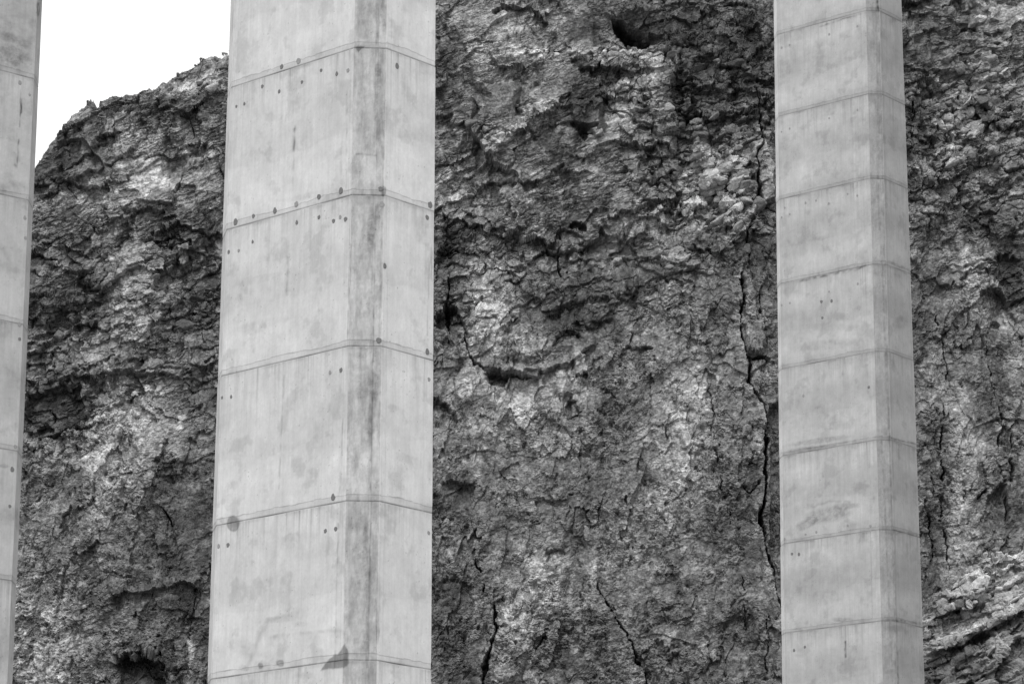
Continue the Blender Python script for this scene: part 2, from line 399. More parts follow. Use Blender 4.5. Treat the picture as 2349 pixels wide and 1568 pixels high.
crack([(1285, 520), (1280, 600), (1290, 640)], 5, .7); crack([(1300, 620), (1296, 660)], 5, .6)
step([(1280, 600), (1370, 588), (1460, 590), (1560, 615), (1680, 640)], .5, 30)
block([(1112, 612), (1150, 606), (1180, 640), (1200, 720), (1160, 735), (1110, 720), (1096, 660)], .35, .08, 0, .4, 12)
hollow(1330, 720, 90, 42, -14, .7, -.14); hollow(1300, 775, 36, 20, -16, 1.4, -.12); hollow(1385, 745, 36, 22, -10, .7, -.1)
# dark pocket and the overhang with its cave
hollow(1040, 745, 32, 58, -14, 2.2, -.2); crack([(1030, 640), (1022, 700), (1028, 760)], 7, 1.0); crack([(1062, 775), (1088, 830), (1118, 852)], 6, 1.5)
step([(1095, 838), (1130, 842), (1190, 862), (1230, 850), (1300, 838), (1350, 800), (1380, 780)], .9, 60)
block([(1062, 690), (1180, 700), (1330, 720), (1330, 800), (1230, 835), (1120, 832), (1075, 770)], .35, .02, .3, .2, 24)
hollow(1142, 862, 34, 22, 12, 2.4, -.08); crack([(1150, 852), (1200, 866), (1228, 866)], 5, 1.4)
block([(1168, 835), (1240, 848), (1238, 868), (1200, 868), (1170, 855)], .7, .1, 0, .4)
block([(1312, 815), (1342, 812), (1348, 850), (1318, 862)], .6, .18, 0, .5); hollow(1335, 860, 18, 8, -10, .9)
hollow(1470, 800, 32, 7, 4, .8, -.08)
hollow(1008, 950, 40, 40, 0, 1.4, -.14)
block([(1040, 860), (1084, 870), (1090, 905), (1060, 922), (1040, 900)], .5, .12, 0, .1)
block([(1290, 900), (1310, 905), (1312, 958), (1290, 960)], -.5, -.1); crack([(1284, 900), (1282, 960)], 4, .6); hollow(1312, 940, 18, 26, 0, .8, -.14)
crack([(1300, 962), (1340, 940)], 4, .5)
# tapering hanging block with cracks on both sides
block([(1706, 630), (1722, 640), (1740, 720), (1756, 780), (1752, 812), (1712, 812), (1706, 720)], .75, .02, .4, .4)
crack([(1704, 625), (1700, 700), (1696, 760), (1706, 800), (1712, 822)], 5, 1.6); crack([(1722, 625), (1738, 680), (1750, 740), (1762, 800)], 5, 1.3)
hollow(1734, 824, 26, 8, 0, 1.9); crack([(1718, 826), (1716, 870), (1736, 910), (1756, 948)], 6, 1.4)
crack([(1740, 918), (1760, 960), (1752, 1050), (1756, 1120), (1744, 1180), (1756, 1260), (1776, 1320), (1790, 1380), (1800, 1440)], 7, 1.8)
block([(1760, 930), (1830, 920), (1850, 1420), (1798, 1400), (1762, 1260), (1766, 1120)], -1.1, -.06, 0, .2)
crack([(1632, 960), (1640, 1040), (1652, 1100), (1665, 1170)], 3, .35); crack([(1708, 1112), (1722, 1128), (1745, 1100)], 4, .6); hollow(1710, 1118, 12, 10, 0, .5)
crack([(1624, 880), (1634, 960)], 2.5, .4)
step([(1560, 1030), (1600, 1022), (1650, 1036)], .3, 14)
hollow(1050, 1120, 44, 26, 0, .7, -.12); hollow(1170, 1080, 24, 20, -20, .4, -.06)
crack([(1092, 1280), (1104, 1310), (1108, 1360)], 5, 1.0); crack([(1132, 1380), (1136, 1430), (1128, 1470), (1112, 1510), (1104, 1568)], 8, 1.7)
hollow(1150, 1440, 14, 10, 0, .9); hollow(1240, 1470, 16, 30, 25, 1.1, -.08); crack([(1250, 1440), (1222, 1510)], 5, 1.0)
block([(1150, 1390), (1190, 1360), (1230, 1340), (1250, 1400), (1225, 1480), (1190, 1568), (1118, 1568), (1130, 1500)], .5, .06, 0, .1, 20)
crack([(1370, 1340), (1400, 1395), (1432, 1440), (1456, 1490), (1478, 1530), (1490, 1600)], 7, 1.9, True)
hollow(1545, 1510, 24, 16, -40, 1.0, -.1); hollow(1270, 1270, 26, 16, 0, .7, -.12); hollow(1040, 1380, 50, 60, 0, .5, -.12)
hollow(1250, 1160, 26, 20, 0, .5, -.1); crack([(1700, 1300), (1712, 1400), (1720, 1500)], 3, .5); crack([(1756, 1400), (1762, 1480), (1758, 1560)], 3, .6)
# RIGHT SECTION (beyond the right pier)
hollow(2128, 200, 12, 34, 6, 1.2, -.15); crack([(2145, 215), (2160, 260), (2180, 300), (2196, 330)], 5, .8)
block([(2118, 265), (2140, 215), (2160, 235), (2172, 300), (2150, 320), (2126, 310)], .35, .06, 0, .5)
crack([(2208, 205), (2214, 250), (2218, 280)], 5, 1.2); hollow(2188, 245, 14, 24, 0, .7, -.1); hollow(2265, 255, 24, 26, 20, 1.0, -.16)
hollow(2225, 55, 24, 9, 0, .9, -.1); hollow(2290, 80, 14, 12, 0, .6, -.05)
block([(2220, 120), (2275, 112), (2270, 160), (2215, 170)], .4, .08, .1, .4)
crack([(2078, 225), (2095, 220), (2100, 250)], 6, .8)
crack([(2196, 440), (2210, 450), (2226, 480)], 7, 1.1); hollow(2270, 430, 18, 8, 0, .8); hollow(2150, 330, 12, 10, 0, .8, -.05)
step([(2060, 100), (2120, 60), (2200, 40), (2300, 50)], .5, 40)
for i, (y, s) in enumerate(((612, .5), (632, .5), (650, .4), (670, .4))): step([(2205 + 6 * i, y), (2240, y - 8), (2275, y - 12)], s, 14)
hollow(2310, 620, 40, 46, 0, 1.2, -.15); hollow(2282, 745, 14, 18, 20, .8, -.1)
crack([(2148, 720), (2160, 780), (2166, 830), (2176, 900)], 5, .9); crack([(2160, 920), (2166, 1000), (2158, 1060), (2164, 1180), (2180, 1300)], 5, .9)
crack([(2262, 790), (2272, 880), (2296, 960), (2290, 1060), (2305, 1100)], 5, .7); crack([(2325, 960), (2322, 1100), (2310, 1200), (2302, 1270)], 5, .7)
block([(2180, 800), (2255, 790), (2285, 980), (2270, 1120), (2230, 1200), (2180, 1260), (2170, 1000)], .4, .06, 0, .1, 40)
block([(2262, 800), (2300, 780), (2330, 960), (2300, 1000), (2280, 940)], -.3, -.08, 0, .1, 12)
hollow(2290, 1160, 30, 60, 10, .7, -.1); crack([(2240, 1140), (2262, 1118)], 5, .8); hollow(2270, 1250, 12, 8, 0, .8)
crack([(2120, 1060), (2140, 1120), (2136, 1200), (2142, 1340)], 4, .7)

# --- tone: pale weathered and mineral-washed rock against dark varnished rock (the rock's own colour)
tone = np.zeros(X.shape, f32)
soft(tone, [ # left section
    (295, 318, 40, 60, -20, .55), (300, 355, 60, 60, 0, .3), (430, 190, 60, 22, -10, .55), (470, 180, 50, 28, 0, .2), (400, 300, 60, 40, 0, .25), (330, 400, 160, 50, -18, .32), (230, 430, 110, 26, -20, .3),
    (180, 440, 60, 20, -20, .3), (360, 440, 80, 60, -20, .25), (230, 530, 30, 60, -20, .28), (290, 610, 70, 60, 0, .30), (320, 670, 90, 50, -10, .22), (290, 740, 60, 40, 0, .35), (200, 780, 70, 36, 0, .2), (300, 800, 100, 50, 0, .12),
    (310, 930, 44, 56, 10, .6), (255, 960, 60, 60, 0, .35), (290, 1020, 110, 80, 0, .40), (240, 1060, 60, 60, 0, .4), (340, 985, 60, 40, 0, .2), (430, 980, 26, 26, 0, .35), (130, 1020, 40, 60, 0, .3), (400, 1040, 50, 20, 0, .3), (260, 1150, 80, 80, 0, .3),
    (210, 1220, 120, 90, 0, .14), (70, 1480, 110, 140, 0, .40), (90, 1530, 60, 60, 0, .2), (170, 1440, 60, 40, 0, .15), (428, 1500, 5, 60, 0, .5), (60, 1130, 60, 100, 0, .1),
    (140, 330, 40, 50, 30, -.25), (220, 290, 60, 40, 0, -.18), (330, 260, 70, 30, 0, -.25), (430, 250, 90, 34, 0, -.22), (120, 380, 60, 40, 0, -.3), (170, 560, 60, 60, 0, -.12), (370, 540, 60, 40, 0, -.2), (120, 720, 90, 50, 0, -.2), (200, 690, 50, 60, 0, -.2),
    (450, 620, 60, 120, 0, -.2), (430, 500, 90, 60, 0, -.15), (130, 940, 75, 60, 0, -.35, 2), (450, 900, 60, 50, 0, -.25), (420, 1120, 80, 100, 0, -.3), (440, 1280, 70, 120, 0, -.25), (330, 1300, 100, 60, 0, -.14), (350, 1400, 110, 50, 0, -.22), (330, 1540, 90, 50, 0, -.35), (450, 1480, 50, 100, 0, -.15), (110, 1260, 50, 60, 0, -.06),
    # middle
    (1130, 80, 120, 70, 0, .35), (1060, 40, 60, 60, 0, .1), (1240, 70, 110, 60, 0, .30), (1290, 30, 50, 40, 0, .2), (1180, 130, 130, 30, 0, .25), (1400, 115, 120, 16, 4, .35), (1480, 130, 70, 18, -20, .35), (1450, 104, 110, 9, 0, .5),
    (1440, 90, 36, 28, 20, .25), (1470, 180, 80, 24, -34, .55), (1420, 240, 90, 22, -42, .40), (1470, 230, 80, 40, -40, .35), (1390, 310, 90, 22, -30, .35), (1230, 255, 110, 16, -26, .45), (1170, 300, 110, 16, -32, .4), (1080, 365, 90, 22, -30, .4),
    (1110, 420, 120, 40, -20, .22), (1040, 420, 50, 40, 0, .2), (1060, 460, 60, 26, 0, .15), (1320, 420, 120, 30, -20, .15), (1440, 500, 70, 30, -20, .2), (1200, 470, 70, 30, 0, .12),
    (1620, 360, 90, 50, 0, .28), (1600, 430, 60, 60, 0, .40), (1660, 400, 60, 70, 0, .25), (1680, 490, 60, 50, 0, .25), (1700, 350, 60, 14, -10, .25), (1600, 280, 80, 26, 0, .08),
    (1130, 570, 90, 40, -30, .2), (1140, 650, 70, 80, 0, .30), (1110, 740, 40, 90, 0, .40), (1150, 790, 90, 50, 0, .25), (1200, 740, 60, 40, 0, .1), (1110, 820, 60, 30, 30, .2),
    (1060, 880, 60, 40, 0, .45), (1220, 895, 130, 36, 4, .42), (1120, 940, 120, 50, 0, .34), (1330, 840, 40, 44, 0, .3), (1250, 970, 100, 60, 0, .2), (1100, 1010, 110, 60, 0, .22),
    (1400, 860, 110, 60, 0, .12), (1580, 920, 70, 60, 0, .38), (1530, 1000, 60, 70, 0, .28), (1570, 1050, 56, 60, 0, .50), (1600, 960, 60, 60, 0, .3), (1540, 1120, 80, 70, 0, .28), (1470, 740, 120, 60, -30, .15), (1560, 700, 80, 50, 0, .12),
    (1110, 1210, 70, 60, 0, .15), (1210, 1130, 60, 80, 0, .15), (1250, 1300, 60, 50, 0, .5), (1210, 1380, 70, 50, -30, .32), (1180, 1300, 60, 50, 0, .25), (1290, 1360, 60, 40, 0, .12), (1160, 1450, 40, 60, 0, .2), (1420, 1300, 90, 60, 0, .15), (1480, 1200, 80, 80, 0, .12), (1230, 1540, 40, 40, 0, .25),
    (1350, 1180, 100, 100, 0, -.12), (1300, 1110, 80, 60, 0, -.1), (1040, 1130, 60, 40, 0, -.2), (1030, 1400, 60, 110, 0, -.3), (1050, 1540, 60, 50, 0, -.2), (1350, 1480, 70, 70, 0, -.18), (1300, 1530, 80, 40, 0, -.12), (1620, 1400, 120, 80, 0, -.14), (1540, 1380, 60, 60, 0, -.12), (1700, 1000, 70, 130, 0, -.12), (1700, 1200, 70, 100, 0, -.14), (1720, 1480, 70, 90, 0, -.1), (1560, 1530, 80, 40, 0, -.15),
    (1350, 700, 120, 70, -10, -.30), (1270, 740, 80, 40, -10, -.2), (1400, 790, 70, 40, 0, -.22), (1370, 900, 60, 80, 0, -.22), (1300, 600, 90, 50, 0, -.12), (1480, 640, 90, 40, 0, -.12), (1040, 620, 40, 110, 0, -.25), (1060, 540, 60, 40, 0, -.18), (1020, 170, 40, 70, 0, -.2), (1090, 230, 90, 60, 0, -.14), (1050, 560, 50, 40, 0, -.1),
    (1480, 50, 100, 50, 20, -.26), (1330, 80, 60, 40, 0, -.16), (1620, 60, 120, 90, 0, -.28), (1660, 170, 110, 90, 0, -.24), (1560, 220, 50, 60, 0, -.3), (1380, 200, 100, 40, -20, -.18), (1340, 240, 50, 60, 0, -.25, 2), (1280, 330, 80, 40, -20, -.2), (1400, 380, 60, 60, 0, -.15), (1330, 500, 100, 60, -20, -.12), (1740, 120, 60, 120, 0, -.26), (1560, 330, 60, 40, 0, -.15), (1740, 560, 60, 80, 0, -.22), (1660, 580, 90, 30, 0, -.2), (1760, 700, 50, 120, 0, -.15), (1520, 410, 60, 60, 0, -.06),
    # right
    (2310, 30, 60, 34, 0, .50), (2290, 90, 60, 26, 0, .12), (2170, 170, 40, 26, 0, .25), (2165, 195, 34, 24, 0, .35), (2260, 150, 50, 40, 0, .30), (2280, 185, 40, 22, 0, .3), (2175, 290, 18, 60, 12, .60), (2180, 330, 30, 36, 0, .3), (2245, 290, 44, 22, 0, .40), (2230, 220, 30, 50, 0, .2), (2150, 385, 60, 34, 0, .25), (2230, 340, 60, 40, 0, .15), (2250, 450, 60, 40, 0, .05),
    (2235, 600, 34, 60, 0, .42), (2260, 650, 30, 50, 0, .45), (2190, 700, 70, 40, 0, .2), (2275, 740, 50, 40, 0, .3), (2220, 800, 60, 50, 0, .12), (2320, 830, 40, 80, 0, .1), (2210, 940, 60, 60, 0, .22), (2240, 1070, 60, 90, 0, .28), (2215, 1200, 40, 80, 0, .25), (2140, 900, 40, 60, 0, .05), (2330, 880, 30, 100, 0, .12),
    (2100, 100, 50, 120, 0, -.25), (2110, 350, 40, 120, 0, -.25), (2300, 540, 60, 80, 0, -.22), (2310, 650, 34, 50, 0, -.3), (2120, 640, 50, 90, 0, -.18), (2110, 780, 40, 60, 0, -.12), (2150, 1080, 30, 170, 0, -.2), (2285, 900, 20, 120, 8, -.22), (2310, 1120, 30, 120, 0, -.22), (2110, 1000, 40, 80, 0, -.15), (2120, 1250, 40, 100, 0, -.2), (2240, 500, 100, 30, 0, -.12), (2320, 380, 50, 60, 0, -.08), (2200, 60, 40, 30, 0, -.08)])
# --- assemble: face up to the ridge, then the top runs back
ridgeP = np.array([(-2600, 1500), (-900, 1050), (-300, 760), (0, 460), (60, 380), (80, 345), (92, 324), (105, 306), (130, 276), (165, 250), (200, 230), (240, 213), (270, 201), (330, 190), (352, 184), (368, 168), (400, 150), (440, 132), (470, 121),
                   (520, 116), (600, 105), (700, 60), (800, 0), (950, -80), (1100, -200), (1400, -380), (2700, -460), (5000, -300)], float)
_rz = []
for px, py in ridgeP:                                    # onto the face
    d = FW + RT * (px - 1174.5) / F_PX + UP * (784 - py) / F_PX
    s = (CY - 50 * .14) / (d[1] - .14 * d[2]); _rz.append((d[0] * s, d[2] * s))
_rz = np.array(_rz)
zr = np.interp(cx, _rz[:, 0], _rz[:, 1]).astype(f32)[None, :] + .35 * fbm(X[:1] * 1.3, X[:1] * 0 + 3, 5, 77, .65)
t = V - zr
past = np.clip(t, 0, None); near = np.clip(t + 3.0, 0, None)
Y1 = YB + .10 * near * near * (t < 0) + (.9 + past * 2.2) * (t >= 0)
Z1 = np.where(t > 0, zr + past * .18 - .004 * past ** 2, V)
kf = sstep(1.0, -1.5, t)                                 # relief direction swings from outward to upward over the edge
Hn = H - bulge * sstep(-6, -1, t)
Y1 = Y1 - Hn * (.25 + .75 * kf); Z1 = Z1 + (H - bulge) * (1 - kf) * .45
X1 = X + .15 * noise(X * 1.1, V * 1.1, 301)
dens = np.where((V > 28.5) & (V < 82), 1 / STEP, np.where((V > 20) & (V < 92), 1 / .14, 1 / .8)).astype(f32)
X1, Y1, Z1, ARC, V1, lay, blk, crm, mas, smo, T, tone, HC, Q = drape(X1, Y1, Z1, [V, lay, blk, crm, mas, smo, T, tone, HC, Q], dens, 1540)
S1 = Z1 - f32(.55) * (Y1 - base_depth(X1, Z1))                                             # runs down the face and along undersides alike
NX, NY, NZ = surf_normals(X1, Y1, Z1, 4)
if NY.mean() > 0: NX, NY, NZ = -NX, -NY, -NZ
H = np.zeros(X1.shape, f32); vis_ = np.maximum(lay, blk)
h, t = facets(X1, S1, .50, 1.4, 25, 109, off=.55, tilt=.6, up=.35, warp=.45, crack=.12); H += h * (.16 + .55 * blk + .25 * lay); T += .22 * (t - .5)
# thin beds, bright tops over dark undercuts
h, t = facets(X1, S1 + .5 * noise(X1 * .2, S1 * .2, 51), .30, 3.4, 20, 113, off=.75, tilt=.45, up=.75, warp=.5); H += h * lay * .38; T += .30 * (t - .5) * lay
h, t = facets(X1, S1 + .3 * noise(X1 * .4, S1 * .4, 52), .15, 2.4, 26, 115, off=.8, tilt=.6, up=.7, warp=.5); H += h * (.15 + .85 * lay) * .5; T += .34 * (t - .5)
# crumbly rubble
h, t = facets(X1, S1, .26, 1.2, 0, 117, off=.7, tilt=.6, up=.45, warp=.7); H += h * (.10 + .85 * crm + .3 * blk) * .55; T += .32 * (t - .5) * (.4 + .6 * crm)
h, t = facets(X1, S1, .12, 1.3, -15, 119, off=.8, tilt=.6, up=.4, warp=.6); H += h * .45; T += .34 * (t - .5)
# rough weathered massive rock: pitted, ribbed downwards
n1 = fbm(X1 * .8, S1 * .55, 6, 61, .52); n2 = fbm(X1 * 1.6, S1 * .7, 5, 63, .6, ridge=True)
H += mas * (.8 * n1 + .13 * n2) + (1 - mas) * (.45 * n1 + .03 * n2)
H += mas * .16 * fbm(X1 * 2.2, S1 * .5, 4, 69, .6)
H -= (.10 + .2 * mas) * sstep(.12, .35, fbm(X1 * 1.9, S1 * 1.7, 4, 65, .6))
H -= .22 * sstep(.2, .42, fbm(X1 * .9 + 30, S1 * 1.1, 5, 66, .65))                      # spalled pockets
H += (.02 + .08 * mas) * fbm(X1 * 6, S1 * 5, 3, 67, .7)
H *= (1 - smo) * (.35 + .95 * sstep(.25, .75, Q))          # some faces broken clean, others rough
# dark lichen and pale mineral washes
mott = fbm(X1 * .55, S1 * .55, 7, 201, .68); wash = fbm(X1 * 1.6, S1 * .35, 4, 203, .6)
spk = fbm(X1 * 2.6, S1 * 3.6, 4, 207, .72)
brk = np.clip(.75 + 1.5 * fbm(X1 * 1.3, S1 * 1.6, 5, 209, .7), .0, 1.7)
E = np.where(tone > 0, .78, 1.4) * np.clip(tone, -.5, .62) * (1.2 * brk + .4) + T * 1.5 + 1.0 * mott + .55 * wash * mas + .9 * spk * (1 - .5 * smo) * (.6 + .5 * np.clip(tone, 0, .6))
ALB = np.clip(.186 * np.exp(1.0 * E), .04, .60).astype(f32)
XX, YY, ZZ = X1 + .6 * NX * H, Y1 + NY * H + HC, Z1 + NZ * H
cl_ob = link('cliff', grid_mesh('cliff', XX, YY, ZZ, {'alb': ALB}), M_rock); cl_ob['kind'] = 'structure'

# ------------------------------------------------------------------ small dry plants on the crest, grass on the ledges
M_twig = plain_mat('dry_twig', .22); M_grass = plain_mat('dry_grass', .15)
qx, qy = project(XX, YY, ZZ)
def crest_point(px):
    c = np.nonzero(np.abs(qx[980] - px) < 8)[0]; c = c[np.argmin(np.abs(qx[900, c] - px))] if len(c) else np.argmin(np.abs(qx[980] - px))
    r = np.argmin(qy[:, c]); return float(XX[r, c]), float(YY[r, c]), float(ZZ[r, c])
def shrub(px, hgt, lean, seed, label):
    rg = random.Random(seed); x, y, z = crest_point(px)
    root = bpy.data.objects.new('dry_shrub', None); scene.collection.objects.link(root); root.location = (x, y, z - .06)
    root['label'] = label; root['category'] = 'shrub'; root['group'] = 'dry shrubs on the cliff crest'
    sv, sf, lv, lf = [], [], [], []
    def tube(p, q, r0, r1):
        b = len(sv); d = (q - p).normalized(); u = d.orthogonal().normalized(); w_ = d.cross(u)
        for pt, r in ((p, r0), (q, r1)):
            for i in range(4): sv.append(tuple(pt + (u * math.cos(i * 1.5708) + w_ * math.sin(i * 1.5708)) * r))
        for i in range(4): sf.append((b + i, b + (i + 1) % 4, b + 4 + (i + 1) % 4, b + 4 + i))
    def leaf(p):
        b = len(lv); a_ = Vector((rg.uniform(-1, 1), rg.uniform(-1, 1), rg.uniform(-.5, 1))).normalized() * rg.uniform(.03, .07); c_ = a_.orthogonal().normalized() * .02
        lv.extend([tuple(p - c_), tuple(p + a_ * .5 - c_ * 1.4), tuple(p + a_), tuple(p + c_ + a_ * .4)]); lf.append((b, b + 1, b + 2, b + 3))
    def grow(p, d, ln, r, lev):
        q = p + d * ln; tube(p, q, r, r * .65)
        if lev == 0:
            for _ in range(3): leaf(p + (q - p) * rg.random() + Vector((rg.uniform(-.03, .03), rg.uniform(-.03, .03), rg.uniform(-.03, .03))))
            return
        for _ in range(3):
            nd = (d + Vector((rg.uniform(-.8, .8), rg.uniform(-.8, .8), rg.uniform(-.2, .6)))).normalized(); grow(q, nd, ln * rg.uniform(.55, .85), r * .6, lev - 1)
    for _ in range(4):
        grow(Vector((0, 0, 0)), Vector((rg.uniform(-.7, .7) + lean, rg.uniform(-.5, .5), 1)).normalized(), hgt * rg.uniform(.25, .4), .013, 3)
    for nm, v_, f_, m_ in (('branches', sv, sf, M_twig), ('leaves', lv, lf, M_twig)):
        me = bpy.data.meshes.new(nm); me.from_pydata(v_, [], f_); link(nm, me, m_, root)
shrub(512, .62, -.2, 3, 'tallest sparse dry shrub on the crest beside the wide pier')
shrub(494, .42, .3, 5, 'low spreading dry shrub on the crest a step left of the tallest one')
shrub(436, .34, 0, 8, 'small dry shrub on the crest midway up the slope, by itself')
shrub(424, .24, .2, 9, 'tiny wispy dry shrub, lowest and leftmost on the crest')
rg = np.random.default_rng(7)
zones = [(1350, 690, 110, 60), (1290, 760, 80, 40), (1400, 600, 120, 40), (1600, 120, 120, 100), (1520, 260, 60, 60), (400, 1350, 110, 50), (420, 1150, 60, 90), (2110, 300, 40, 200), (2240, 500, 90, 40), (1060, 180, 60, 80), (1700, 160, 60, 120), (440, 260, 80, 30), (1560, 560, 110, 40), (170, 690, 90, 50), (1240, 480, 140, 60)]
gv, gf = [], []
rowsok = np.nonzero((V1[:, V1.shape[1] // 2] > 29) & (V1[:, V1.shape[1] // 2] < 80))[0]
QX = qx[rowsok]; QY = qy[rowsok]
for (zx, zy, zrx, zry) in zones:
    n = int(zrx * zry / 55)
    for _ in range(n):
        tx, ty = zx + rg.normal() * zrx * .6, zy + rg.normal() * zry * .6
        r_ = int(np.argmin(np.abs(QY[:, QY.shape[1] // 2] - ty))); c_ = int(np.argmin(np.abs(QX[r_] - tx)))
        r_ = rowsok[int(np.argmin(np.abs(QY[:, c_] - ty)))]
        p = np.array([XX[r_, c_], YY[r_, c_], ZZ[r_, c_]], float)
        for _b in range(rg.integers(5, 12)):
            q = p + rg.normal(size=3) * (.07, .02, .04); dx = rg.normal() * .10; ln_ = rg.uniform(.10, .28); wv = .010
            out_ = -rg.uniform(.05, .16); b = len(gv); up_ = rg.uniform(-.2, .9) * ln_
            m_ = q + (dx * .5, out_ * .6, up_); e_ = q + (dx, out_, up_ - ln_ * rg.uniform(.2, .9))
            gv += [tuple(q - (wv, 0, 0)), tuple(q + (wv, 0, 0)), tuple(m_ + (wv, 0, 0)), tuple(m_ - (wv, 0, 0)), tuple(e_)]
            gf += [(b, b + 1, b + 2, b + 3), (b + 3, b + 2, b + 4)]
me = bpy.data.meshes.new('grass_tufts'); me.from_pydata(gv, [], gf)
gt = link('grass_tufts', me, M_grass); gt['kind'] = 'stuff'; gt['label'] = 'dry wispy grass tufts clinging to the dark ledges of the cliff'; gt['category'] = 'grass'

# ------------------------------------------------------------------ rock outcrop in front of the cliff, lower right
OY = 172.0
def toface(px, py, y):
    d = FW + RT * (px - 1174.5) / F_PX + UP * (784 - py) / F_PX
    s = y / d[1]; return d[0] * s, d[2] * s
ox0, _ = toface(2040, 1500, OY); ox1, _ = toface(2900, 1500, OY)
ox = np.concatenate([np.arange(ox0, toface(2390, 1500, OY)[0], .04), np.arange(toface(2390, 1500, OY)[0], ox1 + 30, .5)]).astype(f32)
zt = 34.0; zb = 22.0
oz = np.concatenate([np.arange(-6, zb, .7), np.arange(zb, zt + 1, .036), np.arange(zt + 1, zt + 10, .2)]).astype(f32)
X2, V2 = np.meshgrid(ox, oz)
ridge2 = np.array([(1900, 1640), (2060, 1480), (2110, 1420), (2129, 1382), (2145, 1358), (2180, 1360), (2196, 1348), (2207, 1325), (2229, 1315), (2256, 1284), (2272, 1270), (2296, 1266), (2321, 1278), (2349, 1266), (2450, 1210), (2700, 1090), (3400, 900)], float)
r2 = np.array([toface(a, b, OY) for a, b in ridge2])
zr2 = np.interp(ox, r2[:, 0], r2[:, 1]).astype(f32)[None, :] + 0 * V2
drop = np.clip(zr2 - V2, 0, None); past = np.clip(V2 - zr2, 0, None)
Yb = OY - drop * .75 + past * 1.6
PX2, PY2 = project(X2, Yb, np.minimum(V2, zr2)); 
H2 = 1.2 * fbm(X2 * .2, V2 * .2, 3, 401)
h, t1 = facets(X2, V2, 1.8, 2.4, 32, 403, off=.35, tilt=.3, up=.35, warp=.5, crack=.1); H2 += h
WX2 = PX2 + 10 * fbm(X2 * .6, V2 * .6, 3, 431); WY2 = PY2 + 10 * fbm(X2 * .6 + 7, V2 * .6, 3, 433)
def step2(pts, hgt, reach, below=.5):
    global H2
    pts = np.array(pts, float); e = np.interp(WX2, pts[:, 0], pts[:, 1]); a = e - WY2; n = pts[:, 0]; ln = n[-1] - n[0]
    win = sstep(0, .1 * ln, WX2 - n[0]) * sstep(0, .1 * ln, n[-1] - WX2)
    hgt = hgt * .6; H2 = H2 + hgt * win * sstep(-2, 1.5, a) * np.exp(-np.clip(a, 0, None) / reach * 1.5) - below * hgt * win * (1 - sstep(-2, 1.5, a)) * np.exp(-np.clip(-a, 0, None) / (reach) * 1.5)
step2([(2120, 1500), (2210, 1472), (2250, 1448), (2288, 1426), (2349, 1396), (2420, 1360)], 1.5, 26, 1.2)
step2([(2140, 1372), (2165, 1376), (2200, 1384), (2210, 1386)], 1.2, 16, 1.2)
step2([(2118, 1436), (2160, 1410), (2200, 1392), (2260, 1372), (2349, 1330), (2400, 1310)], .7, 16)
step2([(2150, 1425), (2200, 1412), (2260, 1404), (2310, 1395)], .6, 12)
step2([(2240, 1300), (2290, 1286), (2349, 1290)], .7, 12)
step2([(2118, 1530), (2170, 1510), (2230, 1500), (2290, 1500)], .8, 18); step2([(2118, 1560), (2200, 1545), (2260, 1540)], .7, 14)
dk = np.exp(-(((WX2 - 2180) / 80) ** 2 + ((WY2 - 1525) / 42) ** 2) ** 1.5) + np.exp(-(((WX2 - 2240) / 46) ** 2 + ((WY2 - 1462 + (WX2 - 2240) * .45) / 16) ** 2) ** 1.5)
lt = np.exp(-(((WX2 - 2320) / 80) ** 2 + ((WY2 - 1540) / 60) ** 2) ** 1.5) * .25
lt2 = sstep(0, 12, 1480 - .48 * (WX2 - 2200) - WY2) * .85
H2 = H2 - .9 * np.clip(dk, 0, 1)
tb = lt + lt2 - .55 * dk + .28 * (t1 - .5)  # tone paints light on upper slabs and lower slope, shade under the ledge
k2 = sstep(.8, -.6, V2 - zr2)
Y2 = Yb - H2 * (.3 + .7 * k2); Z2 = np.minimum(V2, zr2) - past * .35 + H2 * (1 - k2) * .25
dn2 = np.where((V2 > zb) & (V2 < zt + 1), 1 / .036, 1 / .5).astype(f32)
Xr, Yr, Zr, A2, V2r, tb = drape(X2, Y2, Z2, [V2, tb], dn2, 560)
S2 = Zr - f32(.4) * (Yr - OY)
n2x, n2y, n2z = surf_normals(Xr, Yr, Zr, 2)
if n2y.mean() > 0: n2x, n2y, n2z = -n2x, -n2y, -n2z
h, t2 = facets(Xr, S2, .60, 4.0, 30, 405, off=.7, tilt=.22, up=.55, warp=.45, crack=.12); H2 = h * .5
h, t3 = facets(Xr, S2, .24, 3.0, 28, 407, off=.9, tilt=.35, up=.6, warp=.45, crack=.1); H2 += h * .5
h, t4 = facets(Xr, S2, .12, 1.8, 22, 409, off=.9, tilt=.6, up=.5, warp=.5); H2 += h * .6
h, t5 = facets(Xr, S2, 1.3, 1.5, 80, 413, off=.3, tilt=.2, up=.1, warp=.4, crack=.06); H2 += h * .6
H2 += .22 * fbm(Xr * 1.2, S2 * 1.2, 5, 411, .55)
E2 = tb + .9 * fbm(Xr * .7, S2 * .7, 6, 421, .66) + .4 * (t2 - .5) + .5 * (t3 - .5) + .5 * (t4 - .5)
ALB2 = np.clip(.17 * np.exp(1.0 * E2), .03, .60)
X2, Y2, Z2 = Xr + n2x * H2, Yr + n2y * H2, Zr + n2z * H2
oc = link('rock_outcrop', grid_mesh('rock_outcrop', X2, Y2, Z2, {'alb': ALB2}), M_rock); oc['kind'] = 'structure'

